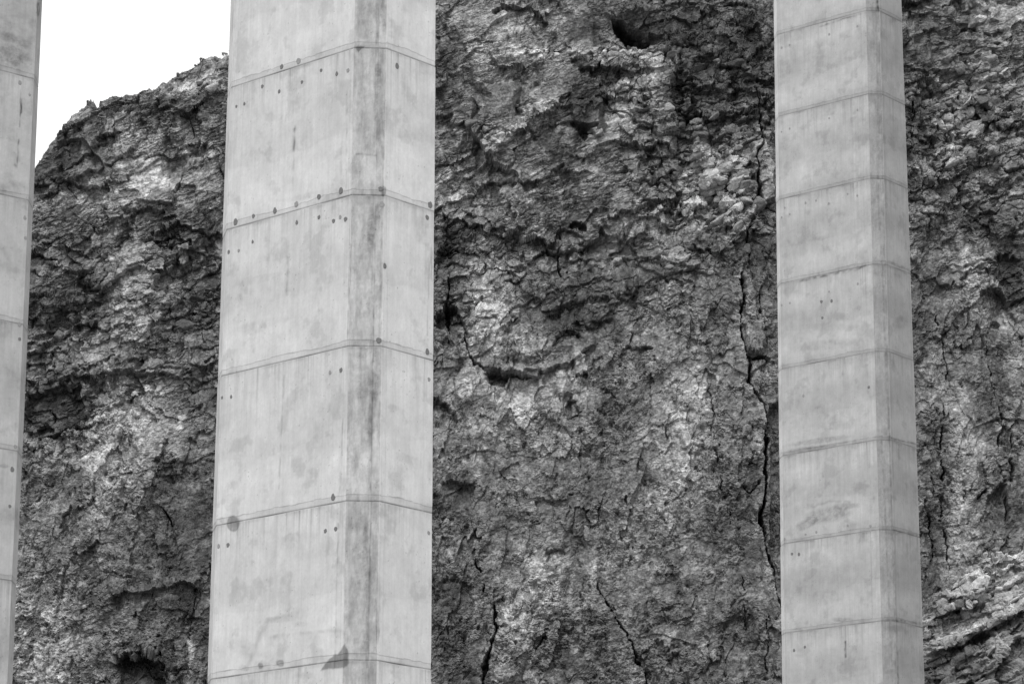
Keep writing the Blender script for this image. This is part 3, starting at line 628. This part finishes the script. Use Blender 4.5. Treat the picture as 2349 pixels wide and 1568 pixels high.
# ------------------------------------------------------------------ broken stones lying on the outcrop and stuck in the blocky parts of the cliff
def ico(n):
    import bmesh
    bm = bmesh.new(); bmesh.ops.create_icosphere(bm, subdivisions=n, radius=1); v = np.array([q.co[:] for q in bm.verts]); f = np.array([[q.index for q in p.verts] for p in bm.faces]); bm.free(); return v, f
IV, IF = ico(3)
def stones(name, picks, label, seed):
    """picks: (position, size, albedo, slabbiness, dip)"""
    rg = np.random.default_rng(seed); V_, F_, A_ = [], [], []
    for k, (p, sz, al, slab, dip) in enumerate(picks):
        n = rg.normal(size=(11, 3)); n /= np.linalg.norm(n, axis=1)[:, None]; d = rg.uniform(.55, 1., 11)
        dots = IV @ n.T; r = np.min(np.where(dots > .05, d / np.maximum(dots, .05), 9), 1); v = IV * np.minimum(r, 1.25)[:, None]
        v = v * sz * np.array([rg.uniform(.9, 1.5), rg.uniform(.7, 1.1), rg.uniform(.5, .9) * slab])
        a_ = R(-dip) + rg.normal() * .25; c, s_ = math.cos(a_), math.sin(a_); v = v @ np.array([[c, 0, -s_], [0, 1, 0], [s_, 0, c]])
        b_ = rg.normal() * .5; c, s_ = math.cos(b_), math.sin(b_); v = v @ np.array([[c, s_, 0], [-s_, c, 0], [0, 0, 1]])
        b_ = rg.normal() * .3; c, s_ = math.cos(b_), math.sin(b_); v = v @ np.array([[1, 0, 0], [0, c, s_], [0, -s_, c]])
        V_.append(v + p); F_.append(IF + k * len(IV)); A_.append(np.full(len(IV), al))
    V_ = np.concatenate(V_).astype(f32); F_ = np.concatenate(F_).astype(np.int32); A_ = np.concatenate(A_).astype(f32)
    me = bpy.data.meshes.new(name); me.vertices.add(len(V_)); me.vertices.foreach_set('co', V_.ravel()); n = len(F_)
    me.loops.add(3 * n); me.polygons.add(n); me.loops.foreach_set('vertex_index', F_.ravel()); me.polygons.foreach_set('loop_start', np.arange(0, 3 * n, 3, dtype=np.int32))
    me.polygons.foreach_set('use_smooth', np.zeros(n, bool)); me.update(calc_edges=True)
    at = me.attributes.new('alb', 'FLOAT', 'POINT'); at.data.foreach_set('value', A_)
    o = link(name, me, M_rock); o['kind'] = 'stuff'; o['label'] = label; o['category'] = 'stones'
rg = np.random.default_rng(11)
q2x, q2y = project(X2, Y2, Z2); pk = []
r0 = np.nonzero((V2r[:, 200] > 23) & (V2r[:, 200] < 35))[0]
for _ in range(620):
    i_ = r0[rg.integers(len(r0))]; j_ = rg.integers(0, np.searchsorted(ox, toface(2400, 1500, OY)[0]))
    if V2r[i_, j_] > zr2[0, j_] + .1: continue
    x_, y_ = q2x[i_, j_], q2y[i_, j_]; sz = float(np.clip(rg.lognormal(-1.75, .5), .07, .55))
    dark = math.exp(-(((x_ - 2180) / 80) ** 2 + ((y_ - 1525) / 42) ** 2))
    pk.append((np.array([X2[i_, j_], Y2[i_, j_] + .25 * sz, Z2[i_, j_]]), sz * (1 + .5 * dark), float(np.clip(ALB2[i_, j_] * rg.uniform(.8, 1.5), .05, .5)), 1 if rg.random() < .4 else .45, 30))
stones('rock_rubble', pk, 'angular broken stones and slabs heaped on the sloping rock outcrop', 3)
pk = []
for (zx, zy, zrx, zry, n_, big) in [(1630, 400, 90, 90, 130, 1.2), (1690, 500, 50, 60, 40, 1.2), (1600, 130, 110, 80, 90, .9), (1560, 270, 70, 40, 40, 1.), (2220, 240, 90, 120, 150, 1.1), (2290, 120, 60, 80, 60, 1.), (2270, 420, 80, 80, 80, .9), (1540, 590, 140, 30, 60, .9), (130, 320, 60, 50, 40, .8), (430, 200, 80, 40, 60, .8), (130, 760, 60, 60, 40, .9), (1390, 130, 70, 18, 30, 1.), (1360, 310, 30, 16, 8, 1.3), (430, 700, 60, 80, 40, .8), (1130, 300, 60, 60, 30, .8), (320, 640, 120, 60, 40, .8)]:
    for _ in range(n_):
        tx, ty = zx + rg.normal() * zrx * .6, zy + rg.normal() * zry * .6
        c_ = int(np.argmin(np.abs(qx[980] - tx))); r_ = rowsok[int(np.argmin(np.abs(qy[rowsok, c_] - ty)))]
        sz = float(np.clip(rg.lognormal(-1.55, .5) * big, .09, .6))
        if qy[r_, c_] < ty - 20 or Z1[r_, c_] > zr[0, c_] - .8: continue
        pk.append((np.array([XX[r_, c_], YY[r_, c_] + .45 * sz, ZZ[r_, c_]]), sz, float(np.clip(ALB[r_, c_] * rg.uniform(.8, 1.35), .05, .5)), 1 if rg.random() < .7 else .5, 20))
stones('broken_blocks', pk, 'angular broken blocks wedged in the fractured parts of the cliff', 5)

# ------------------------------------------------------------------ bridge piers
def arange_n(a, b, n): return np.linspace(a, b, max(2, n), dtype=f32)
M_plug = plain_mat('dark_grout', .155); M_faint = plain_mat('pale_grout', .27)
plug_me = {}
def plug_mesh(seed, mat):
    """a grouted tie hole: shallow irregular disc with a rounded rim"""
    if (seed, mat.name) in plug_me: return plug_me[(seed, mat.name)]
    rng = random.Random(seed); n = 14
    vs = []; fs = []
    el = 1 + rng.uniform(.0, .35)
    rad = [1 + rng.uniform(-.16, .16) for _ in range(n)]
    for ring, dep in ((1.0, -.004), (.93, .004), (.55, .006)):
        for i in range(n):
            a = 2 * math.pi * i / n; r = .075 * ring * rad[i]
            vs.append((r * math.cos(a), -dep, r * math.sin(a) * el))
    vs.append((0, -.005, 0))
    for k in range(2):
        for i in range(n): fs.append((k * n + i, k * n + (i + 1) % n, (k + 1) * n + (i + 1) % n, (k + 1) * n + i))
    for i in range(n): fs.append((2 * n + i, 2 * n + (i + 1) % n, 3 * n))
    me = bpy.data.meshes.new('tie_hole_plug'); me.from_pydata(vs, [], fs); me.materials.append(mat)
    plug_me[(seed, mat.name)] = me; return me

def make_pier(label, q, zr, z0, dz, levels, fine, seed, vis, alb, tones, stains, plugs, chang=(45, 45), kvis=(0, 5)):
    """q: x, y, yaw, left face width, right face width, chamfer, tapers; joints at z0 - k*dz"""
    Xc, Yc, yaw, w1, w2, ch, t1, t2 = q
    y = R(yaw); l = np.array([-math.cos(y), math.sin(y)]); r = np.array([math.sin(y), math.cos(y)])
    def corners(z):
        k = z - zr; W1 = w1 - t1 * k; W2 = w2 - t2 * k
        C = np.array([Xc, Yc]) + (t1 / 2 * k) * l + (t2 / 2 * k) * r
        B = C + W1 * l; D = C + ch * (r - l) / 2 ** .5; E_ = D + W2 * r
        aL, aR = R(chang[0]), R(chang[1])
        A = B + ch * (l * math.cos(aL) + r * math.sin(aL)); Fp = E_ + ch * (r * math.cos(aR) + l * math.sin(aR))
        G = Fp + W1 * l; Hh = A + W2 * r * .6 
        G = A + (W2 + ch * .4) * r * 1.0; 
        K1 = A + W2 * r; K2 = K1 + ch * (r - l) / 2 ** .5 * 1.0
        K3 = Fp + (W1 - 0.0) * l
        return [A, B, C, D, E_, Fp, Fp + W1 * .98 * l, A + W2 * .98 * r]
    root = bpy.data.objects.new('bridge_pier', None); scene.collection.objects.link(root)
    root.location = (Xc, Yc, -1.9); root['label'] = label; root['category'] = 'bridge pier'; root['group'] = 'bridge piers in front of the cliff'
    rng = random.Random(seed)
    for k in levels:
        ztop, zbot = z0 - k * dz, z0 - (k + 1) * dz          # this lift
        if zbot < -3: zbot = -3
        detail = kvis[0] <= k <= kvis[1]
        st = fine if detail else .5
        rows = arange_n(zbot, ztop, int((ztop - zbot) / st) + 1)
        Ct = corners(ztop); Cb = corners(zbot)
        P = []; S = []; FI = []; s0 = 0
        order = list(range(8)) + [0]
        for i in range(8):
            a0, a1 = Cb[order[i]], Cb[order[i + 1]]; b0, b1 = Ct[order[i]], Ct[order[i + 1]]
            ln = float(np.hypot(*(a1 - a0))); n = max(2, int(ln / (st if i in vis else .6)) + 1)
            u = np.linspace(0, 1, n, dtype=f32)
            if i in vis and detail:                          # slightly rounded arrises
                pass
            u = u[:-1] if i < 7 else u
            for uu in u:
                P.append((a0 + (a1 - a0) * uu, b0 + (b1 - b0) * uu)); S.append(s0 + uu * ln); FI.append(i)
            s0 += 20.
        pa = np.array([p[0] for p in P]); pb = np.array([p[1] for p in P]); S = np.array(S, f32); FI = np.array(FI)
        tt = ((rows - zbot) / (ztop - zbot))[:, None]
        PXY = pa[None] * (1 - tt[..., None]) + pb[None] * tt[..., None]
        # outward normals per face column (averaged at the arris)
        nrm = np.zeros((8, 2))
        for i in range(8):
            d = Cb[order[i + 1]] - Cb[order[i]]; d = d / np.hypot(*d); nrm[i] = (d[1], -d[0])
        cen = np.mean(Cb, 0)
        if np.dot(nrm[1], Cb[1] - cen) < 0: nrm = -nrm
        N = nrm[FI].copy()
        firsts = [np.nonzero(FI == i)[0][0] for i in range(8)]
        for i in range(8):
            m = nrm[i] + nrm[i - 1]; m /= np.hypot(*m); N[firsts[i]] = m
        N[-1] = N[0]
        s = np.broadcast_to(S[None, :], PXY.shape[:2]).astype(f32); z = np.broadcast_to(rows[:, None], s.shape).astype(f32)
        fi = np.broadcast_to(FI[None, :], s.shape)
        X0 = PXY[..., 0].astype(f32); Y0 = PXY[..., 1].astype(f32)
        px, py = project(X0, Y0, z)
        hz = z - zbot; hd = ztop - z
        sd = seed + k * 13
        # ---- relief: lifts set a few mm off one another, bleed lips at the joints, board bulges
        off = rng.uniform(-.007, .007)
        D_ = off + .006 * fbm(s * .5, z * .5, 2, sd)
        wav = .03 * noise(s * 1.1, s * 0 + k, sd + 1) + .012 * noise(s * 5, s * 0 + k, sd + 2)
        e1 = .20 + .09 * noise(s * .6, s * 0 + 3, sd + 3) + .03 * noise(s * 3, s * 0, sd + 4)     # top edge of the band left by the form above the joint
        band = (hz < e1)
        D_ = D_ - .012 * np.exp(-((hz - .02) / .02) ** 2) - .006 * band
        # ---- tone
        a = np.full(s.shape, 1., f32)
        a *= 1 + .22 * fbm(s * .35, z * .3, 4, sd + 5, .6) + .30 * fbm(s * 1.5, z * 1.2, 6, sd + 6, .74)
        a *= 1 + .20 * fbm(s * 8, z * .45, 5, seed + 7, .72)                                         # fine run marks
        run = np.clip(fbm(s * 4.5, z * .25 + k, 4, sd + 8, .65) + .05, 0, 1) * np.exp(-hd / 1.1)    # stronger under each joint
        a *= 1 - .62 * run
        drip = np.clip(noise(s * 15, z * .30, sd + 9) - .12, 0, 1) * np.exp(-hd / .8) * np.clip(.5 + 2 * noise(s * .7, s * 0 + k, sd + 41), 0, 1.3)
        a *= 1 - .95 * drip
        lp = hd + .35 * fbm(s * .7, z * .7, 4, sd + 43) + .06 * (s % 20)
        a *= 1 + tones.get('lift', .03) * (np.exp(-((lp - .9) / .45) ** 2) * 1.2 - np.exp(-((lp - 2.3) / .8) ** 2) + .7 * np.exp(-((lp - 3.6) / .5) ** 2) - 1.2 * np.exp(-((lp - 4.6) / .35) ** 2)) * (.7 + 1.4 * fbm(s * 1.2, z * 1.5, 4, sd + 45, .65))
        mo = fbm(s * .9, z * .9 + 31, 5, sd + 10, .62)
        a *= 1 - .15 * sstep(.06, .22, mo)                                                          # damp patches
        a *= 1 + .06 * sstep(.1, .3, -mo)
        # arched run of laitance across the lift
        arch = hz - (1.9 + .5 * noise(s * .25, s * 0 + k, sd + 11)) - .18 * noise(s * 1.3, s * 0, sd + 12)
        a *= 1 - .05 * sstep(.0, .06, arch) - .08 * np.exp(-((arch - .08) / .08) ** 2) * np.clip(noise(s * .9, s * 0, sd + 39) + .1, 0, 1)
        a *= np.where(band, .90 + .14 * noise(s * 1.2, z * 3, sd + 13), 1)
        ln2 = np.exp(-((hz - e1) / .018) ** 2) * np.clip(.5 + 1.6 * noise(s * .8, s * 0, sd + 14), 0, 1)
        a *= 1 - .34 * ln2 * np.clip(.4 + 1.8 * noise(s * 2.2, s * 0 + 4, sd + 33), 0, 1)
        jl = np.exp(-((hz - .02 - .3 * wav) / .022) ** 2)
        a *= 1 - (.22 + .75 * np.clip(noise(s * .7, s * 0, sd + 15) + .25, 0, 1)) * jl
        jt = np.exp(-(np.clip(hd - .02, 0, None) / .07) ** 2) * np.clip(noise(s * 1.1, s * 0, sd + 25) + .2, 0, 1)
        a *= 1 - .4 * jt
        # pores and blow holes
        F1, _, _, _, hh = voro(s * 9, z * 9, sd + 16)
        dens = sstep(.0, .35, fbm(s * .8, z * .8, 2, sd + 17))
        a *= 1 - .35 * (F1 < .05 + .13 * rnd(hh, 4)) * (rnd(hh, 3) < (.01 + .22 * dens))
        # form seams: vertical lines near the arrises and at mid width
        for face, frac, wd, am in tones['seams']:
            if face not in vis: continue
            m = fi == face
            s_at = face * 20. + frac
            ls = np.exp(-((s - s_at - .01 * noise(z * .8, z * 0, sd + 18)) / wd) ** 2) * np.clip(.55 + 1.2 * noise(z * 1.4, z * 0 + face, sd + 19 + int(frac * 10)), 0, 1)
            a *= 1 - am * ls * m
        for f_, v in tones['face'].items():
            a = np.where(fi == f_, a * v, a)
        # chamfer: rough, stained
        m = (fi == 2)
        cm = fbm(s * 3.2, z * .8, 6, sd + 20, .75)
        a = np.where(m, a * (1 - tones.get('cham', .30) * sstep(-.16, .22, cm)) * (1 + .30 * fbm(s * 7, z * 5, 4, sd + 37, .7)), a)
        cs = (s - 40.) / ch
        edge_st = np.exp(-((cs - .8 - .08 * noise(z * .9, z * 0, sd + 21)) / .16) ** 2) * np.clip(fbm(s * 4, z * .9, 4, sd + 22, .7) * 2 + .45, 0, 1) * m
        a *= 1 - .34 * edge_st * np.clip(.3 + 3.0 * noise(s * .8, z * .7, sd + 35), .1, 1)
        # ---- individual stains at the places the photograph shows them
        for st_ in stains:
            x_, y_, rx, ry, dg, v = st_[:6]; hard = st_[6] if len(st_) > 6 else .5
            if not detail: break
            if y_ < py.min() - ry * 2 - 60 or y_ > py.max() + ry * 2 + 60: continue
            aa, bb = rot(px - x_ + 5 * fbm(s * 3, z * 3, 3, 501), py - y_ + 5 * fbm(s * 3 + 9, z * 3, 3, 503), dg)
            d = np.sqrt((aa / rx) ** 2 + (bb / ry) ** 2)
            tex = np.clip(.7 + 1.7 * fbm(s * 2.6, z * 3.4, 5, 515, .75), .0, 1.3) if hard < .7 else np.clip(1 + .5 * fbm(s * 9, z * 9, 3, 517), 0, 1.2)
            a *= 1 + np.clip(v * (1.55 if v < 0 else 1), -.68, .3) * (1 - sstep(hard, 1.02, d)) * tex * (fi != 0)
        for pl in tones.get('polys', ()):
            pts, v, ed = pl
            ys = [p_[1] for p_ in pts]
            if not detail or min(ys) > py.max() + 10 or max(ys) < py.min() - 10: continue
            sdist = inpoly(px + 7 * fbm(s * 3, z * 3, 4, 505, .7), py + 7 * fbm(s * 3, z * 3 + 5, 4, 507, .7), pts)
            a *= 1 + v * sstep(-ed, ed, sdist)
        for pl in tones.get('lines', ()):
            pts, wd, v = pl
            ys = [p_[1] for p_ in pts]
            if not detail or min(ys) > py.max() + 10 or max(ys) < py.min() - 10: continue
            dd, _r = pydist(px + 2.0 * noise(s * 3, z * 3, 509), py + 2.0 * noise(s * 3, z * 3 + 5, 511), pts)
            a *= 1 + np.clip(v * (1.9 if v < 0 else 1.2), -.75, .4) * np.exp(-(dd / wd) ** 2) * np.clip(.6 + 1.3 * noise(s * 4, z * 4, 513), 0, 1.2)
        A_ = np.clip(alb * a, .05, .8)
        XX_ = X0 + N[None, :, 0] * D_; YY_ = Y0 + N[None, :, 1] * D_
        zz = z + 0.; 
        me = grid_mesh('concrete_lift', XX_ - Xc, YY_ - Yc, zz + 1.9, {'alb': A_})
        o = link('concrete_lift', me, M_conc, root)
        # tie-hole plugs on this lift
        if detail:
            for j, (x_, y_, sc, tn) in enumerate(plugs):
                dist = (px - x_) ** 2 + (py - y_) ** 2 + 1e6 * ((fi == 0) | (fi > 4))
                i_ = np.unravel_index(np.argmin(dist), dist.shape)
                if dist[i_] > 9: continue
                nn = nrm[FI[i_[1]]]
                po = bpy.data.objects.new('tie_hole_plug', plug_mesh(j % 5, M_faint if (tn or j % 4 == 3) else M_plug)); scene.collection.objects.link(po)
                po.parent = o
                po.location = (XX_[i_] - Xc + nn[0] * .004, YY_[i_] - Yc + nn[1] * .004, z[i_] + 1.9)
                po.rotation_euler = (0, 0, math.atan2(nn[1], nn[0]) + math.pi / 2)
                po.scale = (sc, 1, sc)
    return root

# centre pier: nearest, widest in the frame
cen_stains = [ # (x, y, rx, ry, deg, strength, hardness)
    (535, 1200, 15, 20, 10, -.30, .8), (487, 1207, 7, 14, 0, -.25, .7), (643, 1520, 10, 10, 30, -.28, .7), (597, 1526, 7, 9, 0, -.28, .7), (508, 1192, 7, 9, 0, -.2, .6),
    (835, 130, 40, 26, 0, -.08), (838, 40, 24, 60, 0, -.10), (880, 30, 8, 60, 0, -.22), (866, 60, 5, 80, 0, -.15), (866, 190, 12, 50, 0, -.25), (868, 160, 10, 22, 0, -.22), (836, 200, 22, 44, 0, -.10), (835, 300, 20, 50, 0, -.10),
    (866, 290, 8, 50, 0, -.15), (852, 520, 12, 60, 0, -.28), (866, 500, 8, 44, 0, -.25), (850, 560, 10, 40, 0, -.2), (838, 460, 30, 14, 0, -.10), (826, 900, 34, 22, 0, -.15), (858, 880, 16, 44, 0, -.28), (855, 930, 12, 50, 10, -.22), (850, 980, 14, 30, 0, -.2),
    (838, 1000, 18, 40, 0, -.12), (870, 1170, 24, 20, 0, -.15), (815, 1190, 22, 36, 0, -.15), (838, 1250, 8, 80, 0, -.25), (820, 1300, 26, 90, 0, -.15), (845, 1330, 9, 90, 0, -.2), (868, 1360, 8, 60, 0, -.15), (830, 1450, 26, 50, 0, -.18), (840, 1480, 12, 40, 0, -.2), (866, 1440, 6, 50, 0, -.25),
    (960, 310, 26, 20, 0, -.07), (1000, 360, 3, 40, 0, -.2), (975, 510, 34, 20, 0, -.06), (990, 600, 3, 50, 0, -.2), (610, 740, 100, 12, -12, -.03), (590, 640, 70, 12, -12, -.06), (880, 610, 12, 14, 0, -.08), (880, 260, 8, 60, 0, -.12),
    (640, 1420, 60, 10, -6, -.11), (600, 1450, 14, 30, 30, -.12), (570, 1490, 26, 22, -40, -.10), (620, 1500, 40, 12, 0, -.04), (700, 1460, 40, 16, 0, -.06), (770, 1450, 30, 16, 0, -.08), (560, 1530, 16, 9, 0, -.14), (690, 1430, 20, 8, 0, -.10),
    (700, 1250, 110, 40, 0, -.05), (650, 1060, 90, 60, 0, -.04), (720, 960, 60, 50, 0, -.03), (810, 590, 3, 100, 0, .14), (814, 680, 4, 60, 0, .12), (812, 990, 5, 40, 0, .14), (808, 1340, 4, 40, 0, .12), (880, 440, 7, 14, 0, -.3, .7), (700, 160, 100, 20, -14, -.03),
    (830, 880, 20, 30, 0, -.1), (986, 1080, 8, 30, 0, -.10), (770, 480, 12, 26, 0, -.12)]
cen_polys = [([(735, 1536), (752, 1514), (778, 1494), (792, 1476), (797, 1490), (800, 1524), (790, 1530)], -.55, 2.5), ([(815, 106), (836, 105), (822, 122)], -.55, 1.5),
             ([(640, 465), (800, 445), (800, 436), (760, 430), (640, 458)], -.05, 2), ([(803, 690), (858, 690), (858, 785), (803, 785)], -.05, 3), ([(800, 1250), (842, 1250), (842, 1140), (800, 1140)], -.06, 3)]
cen_lines = [([(677, 290), (672, 420)], 2.5, -.13), ([(676, 296), (674, 345)], 3.0, -.25), ([(660, 590), (657, 680)], 3, -.18), ([(652, 860), (640, 1120)], 2, -.13), ([(805, 560), (797, 780)], 2.0, -.2), ([(790, 900), (780, 1130)], 2.0, -.14), ([(776, 1200), (768, 1530)], 2.0, -.16),
             ([(786, 290), (782, 400)], 2.0, -.10), ([(818, 354), (862, 356)], 2.5, -.20), ([(797, 200), (795, 430)], 2.0, -.1), ([(857, 700), (850, 1130)], 2.0, -.2), ([(880, 300), (870, 780)], 2.0, -.14), ([(985, 600), (980, 770)], 1.6, -.12), ([(850, 1200), (842, 1530)], 2.2, -.2),
             ([(570, 1525), (590, 1470), (615, 1420), (680, 1405)], 5, -.10), ([(620, 1460), (700, 1450), (780, 1445)], 4, -.08), ([(868, 60), (864, 100)], 3, -.2), ([(935, 160), (1000, 175)], 2, -.05)]
cen_plugs = [(541, 508, 1.2, 0), (582, 496, .9, 0), (631, 483, 1, 0), (680, 468, 1.1, 0), (732, 452, 1.1, 0), (782, 438, 1.1, 0), (873, 433, .95, 0), (876, 468, 1, 0), (986, 470, 1.3, 0), (981, 499, 1, 0),
             (524, 578, .7, 0), (547, 574, .7, 0), (680, 510, .75, 0), (732, 498, .8, 0), (765, 507, .9, 0), (780, 498, .7, 0), (792, 502, .95, 0), (580, 555, .6, 0), (646, 153, 1, 0), (685, 140, 1.35, 0), (641, 210, .7, 0), (693, 188, .75, 0), (773, 170, .75, 0), (799, 162, .85, 0), (738, 162, .75, 0), (911, 152, 1, 0),
             (602, 199, .8, 0), (757, 855, .7, 0), (782, 848, .9, 0), (870, 781, 1.1, 0), (980, 806, 1.0, 0), (984, 870, .8, 0), (764, 1140, 1.1, 0), (746, 1216, .8, 0), (770, 1212, .9, 0), (502, 1252, .75, 0), (523, 1250, .9, 0), (530, 909, .6, 0), (510, 911, .6, 0), (984, 1221, .8, 0), (883, 610, .9, 0), (543, 244, .6, 0), (561, 239, .6, 0)]
seams_c = [(1, 5.25, .010, .30), (2, .70, .012, .30), (2, .66, .008, .2), (3, .20, .010, .2), (1, .22, .006, .18), (1, .05, .012, .25), (1, .12, .008, .15), (2, .12, .010, .15), (2, .62, .015, .22), (3, .05, .012, .15), (3, 1.75, .008, .12), (1, 2.75, .006, .06), (1, 5.15, .01, .15)]
make_pier('widest pale concrete pier, left of centre, with a dark triangular patch low on its corner',
          (-4.6324, 86.067, 42.0903, 5.3363, 2.1299, .9405, .0075, .0056), 20., 31.7021, 4.5, range(-6, 8), .022, 1000, (0, 1, 2, 3, 4),
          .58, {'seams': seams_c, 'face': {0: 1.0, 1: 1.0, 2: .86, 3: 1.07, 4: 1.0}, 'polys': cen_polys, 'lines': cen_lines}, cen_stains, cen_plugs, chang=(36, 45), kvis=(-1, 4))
# right pier: further off, slimmer
k_ = 4.5 / 3.1502
rg_stains = [(1900, 1180, 66, 22, -10, -.24), (1850, 1200, 40, 14, -30, -.24), (1940, 1160, 40, 9, -4, -.2), (1950, 1200, 30, 10, 0, -.08), (1880, 1010, 90, 8, -8, -.2), (1850, 1030, 60, 8, -8, -.16), (1920, 975, 60, 12, 0, -.08),
             (1900, 790, 100, 14, -6, -.09), (1900, 750, 60, 12, 0, -.06), (1925, 725, 20, 12, 0, -.14), (1900, 250, 90, 30, -10, -.04), (1900, 420, 90, 36, -10, -.06), (1890, 560, 90, 26, -10, -.05), (1880, 1350, 70, 40, 0, -.05),
             (2065, 740, 18, 20, 30, -.16), (2050, 190, 20, 30, 0, -.06), (1850, 1090, 70, 30, 0, .06), (1890, 1280, 80, 30, 0, .09), (1860, 690, 60, 40, 0, .05), (1920, 130, 80, 40, 0, .06), (2052, 1440, 30, 10, 0, -.12), (2050, 1220, 26, 8, 0, -.14), (1930, 1420, 30, 6, 0, -.16),
             (2010, 470, 14, 60, 0, -.05), (2008, 1170, 14, 40, 0, -.08)]
rg_lines = [([(1833, 645), (1900, 630), (1960, 618), (1985, 610)], 3, -.28), ([(1880, 62), (1930, 45), (1985, 30)], 2.0, -.22), ([(1939, 1470), (1940, 1505)], 2.5, -.35), ([(1845, 1030), (1900, 1022), (1960, 1010)], 3, -.15), ([(2010, 20), (2016, 500)], 2.4, -.12), ([(2018, 500), (2040, 1000)], 2.2, -.16), ([(2040, 1000), (2060, 1568)], 2.2, -.18),
            ([(2022, 1000), (2048, 1568)], 2.2, -.14), ([(2012, 0), (2014, 22)], 3.0, -.45), ([(2040, 600), (2085, 618)], 2.5, -.2), ([(2045, 1005), (2100, 1018)], 2.5, -.24), ([(2050, 1215), (2105, 1226)], 2.5, -.2), ([(2025, 1418), (2110, 1428)], 3.0, -.25), ([(1955, 0), (1962, 500)], 2.5, .08), ([(1990, 620), (2005, 1000)], 3.5, .08), ([(2000, 1000), (2014, 1568)], 3.0, .06), ([(1850, 1165), (1900, 1150), (1950, 1150)], 3, -.14)]
rg_plugs = [(1787 + 22 * i + rx_, y0_ - 6.2 * i, s_, 1) for (y0_, s_) in ((110, .8), (302, .7), (498, .8), (700, .75)) for i, rx_ in ((0, 6), (1, 3), (5, 5), (8, 4))] + \
           [(1800 + 24 * i, y0_ - 5.2 * i, .8, 1) for y0_ in (476, 1235) for i in (0, 2, 3, 6)] + [(1884, 692, 1.1, 0), (1907, 690, 1, 0), (1886, 729, 1, 0), (1843, 908, .9, 0), (1993, 888, 1, 0), (1817, 1270, 1, 0), (1833, 1270, 1, 0), (1997, 1205, 1, 0), (1822, 1490, .9, 0), (1846, 1482, .9, 0)]
seams_r = [(1, 5.2, .014, .25), (2, .62, .02, .3), (3, .12, .02, .35), (1, 3.9, .012, .14), (1, 2.2, .012, .10), (1, .06, .02, .18), (1, .16, .012, .12), (2, .35, .02, .1), (3, .05, .02, .18), (3, 1.0, .014, .12), (1, 5.4, .014, .12), (1, 4.6, .010, .10), (3, 2.1, .02, .15)]
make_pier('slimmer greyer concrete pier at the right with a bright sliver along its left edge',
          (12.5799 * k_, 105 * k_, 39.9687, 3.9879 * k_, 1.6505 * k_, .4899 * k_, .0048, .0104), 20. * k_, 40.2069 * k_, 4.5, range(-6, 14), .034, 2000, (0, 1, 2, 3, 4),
          .45, {'cham': .14, 'lift': .11, 'seams': seams_r, 'face': {0: 1.5, 1: 1.0, 2: .74, 3: .68, 4: 1.0}, 'lines': rg_lines}, rg_stains, rg_plugs, chang=(42, 45), kvis=(-1, 8))  # face tones paint light onto the left edge, shade onto the right side
# left pier: only its right side reaches into the frame
k_ = 4.5 / 3.9991
_y = R(50); _l = np.array([-math.cos(_y), math.sin(_y)]); _rr = np.array([math.sin(_y), math.cos(_y)])
Efit = (np.array([-19.6842, 90.]) + .8 * (_rr - _l) / 2 ** .5 + 5 * _rr) * k_
t2_ = .0056; kfit = .0056
Cq = Efit - 2.1299 * _rr - .9405 * (_rr - _l) / 2 ** .5
lf_stains = [(30, 60, 90, 120, 0, -.12, .3), (20, 130, 50, 34, 25, -.10, .3), (60, 120, 30, 40, 0, -.08, .4), (20, 120, 60, 50, 30, -.20), (10, 60, 60, 30, 30, -.08), (55, 150, 30, 26, 0, -.12), (30, 90, 60, 14, 20, -.08), (85, 20, 3, 22, 0, -.3), (30, 430, 44, 22, 0, -.16), (15, 405, 20, 14, 0, -.12), (47, 240, 2, 40, 0, -.25), (8, 1068, 16, 7, 0, -.2), (40, 660, 60, 40, 0, .03), (20, 1180, 30, 24, 0, -.10), (10, 940, 40, 30, 0, -.06)]
lf_lines = [([(49, 228), (48, 258)], 2.4, -.6), ([(47, 260), (44, 290)], 1.6, -.3), ([(43, 320), (39, 380)], 1.8, -.5), ([(33, 378), (40, 384)], 3, -.3), ([(88, 10), (88, 34)], 2.6, -.4)]
lf_plugs = [(46, 190, .9, 1), (68, 217, .7, 1), (57, 500, .8, 1), (59, 545, .8, 0), (36, 1024, .9, 1), (28, 1076, 1, 0), (22, 1160, .8, 0), (45, 742, .9, 0), (45, 778, .8, 0)]
make_pier('concrete pier cut off at the left beside the sky, dark mottled stain at its top',
          (Cq[0], Cq[1], 50., 5.3363, 2.1299, .9405, .0, kfit), 20. * k_, 33.1863 * k_, 4.5, range(-6, 9), .03, 3000, (3, 4),
          .47, {'cham': .2, 'lift': .05, 'seams': [(3, 2.0, .01, .15), (4, .05, .012, .25)], 'face': {3: 1.0, 4: .88}, 'lines': lf_lines}, lf_stains, lf_plugs, chang=(45, 49), kvis=(-1, 5))
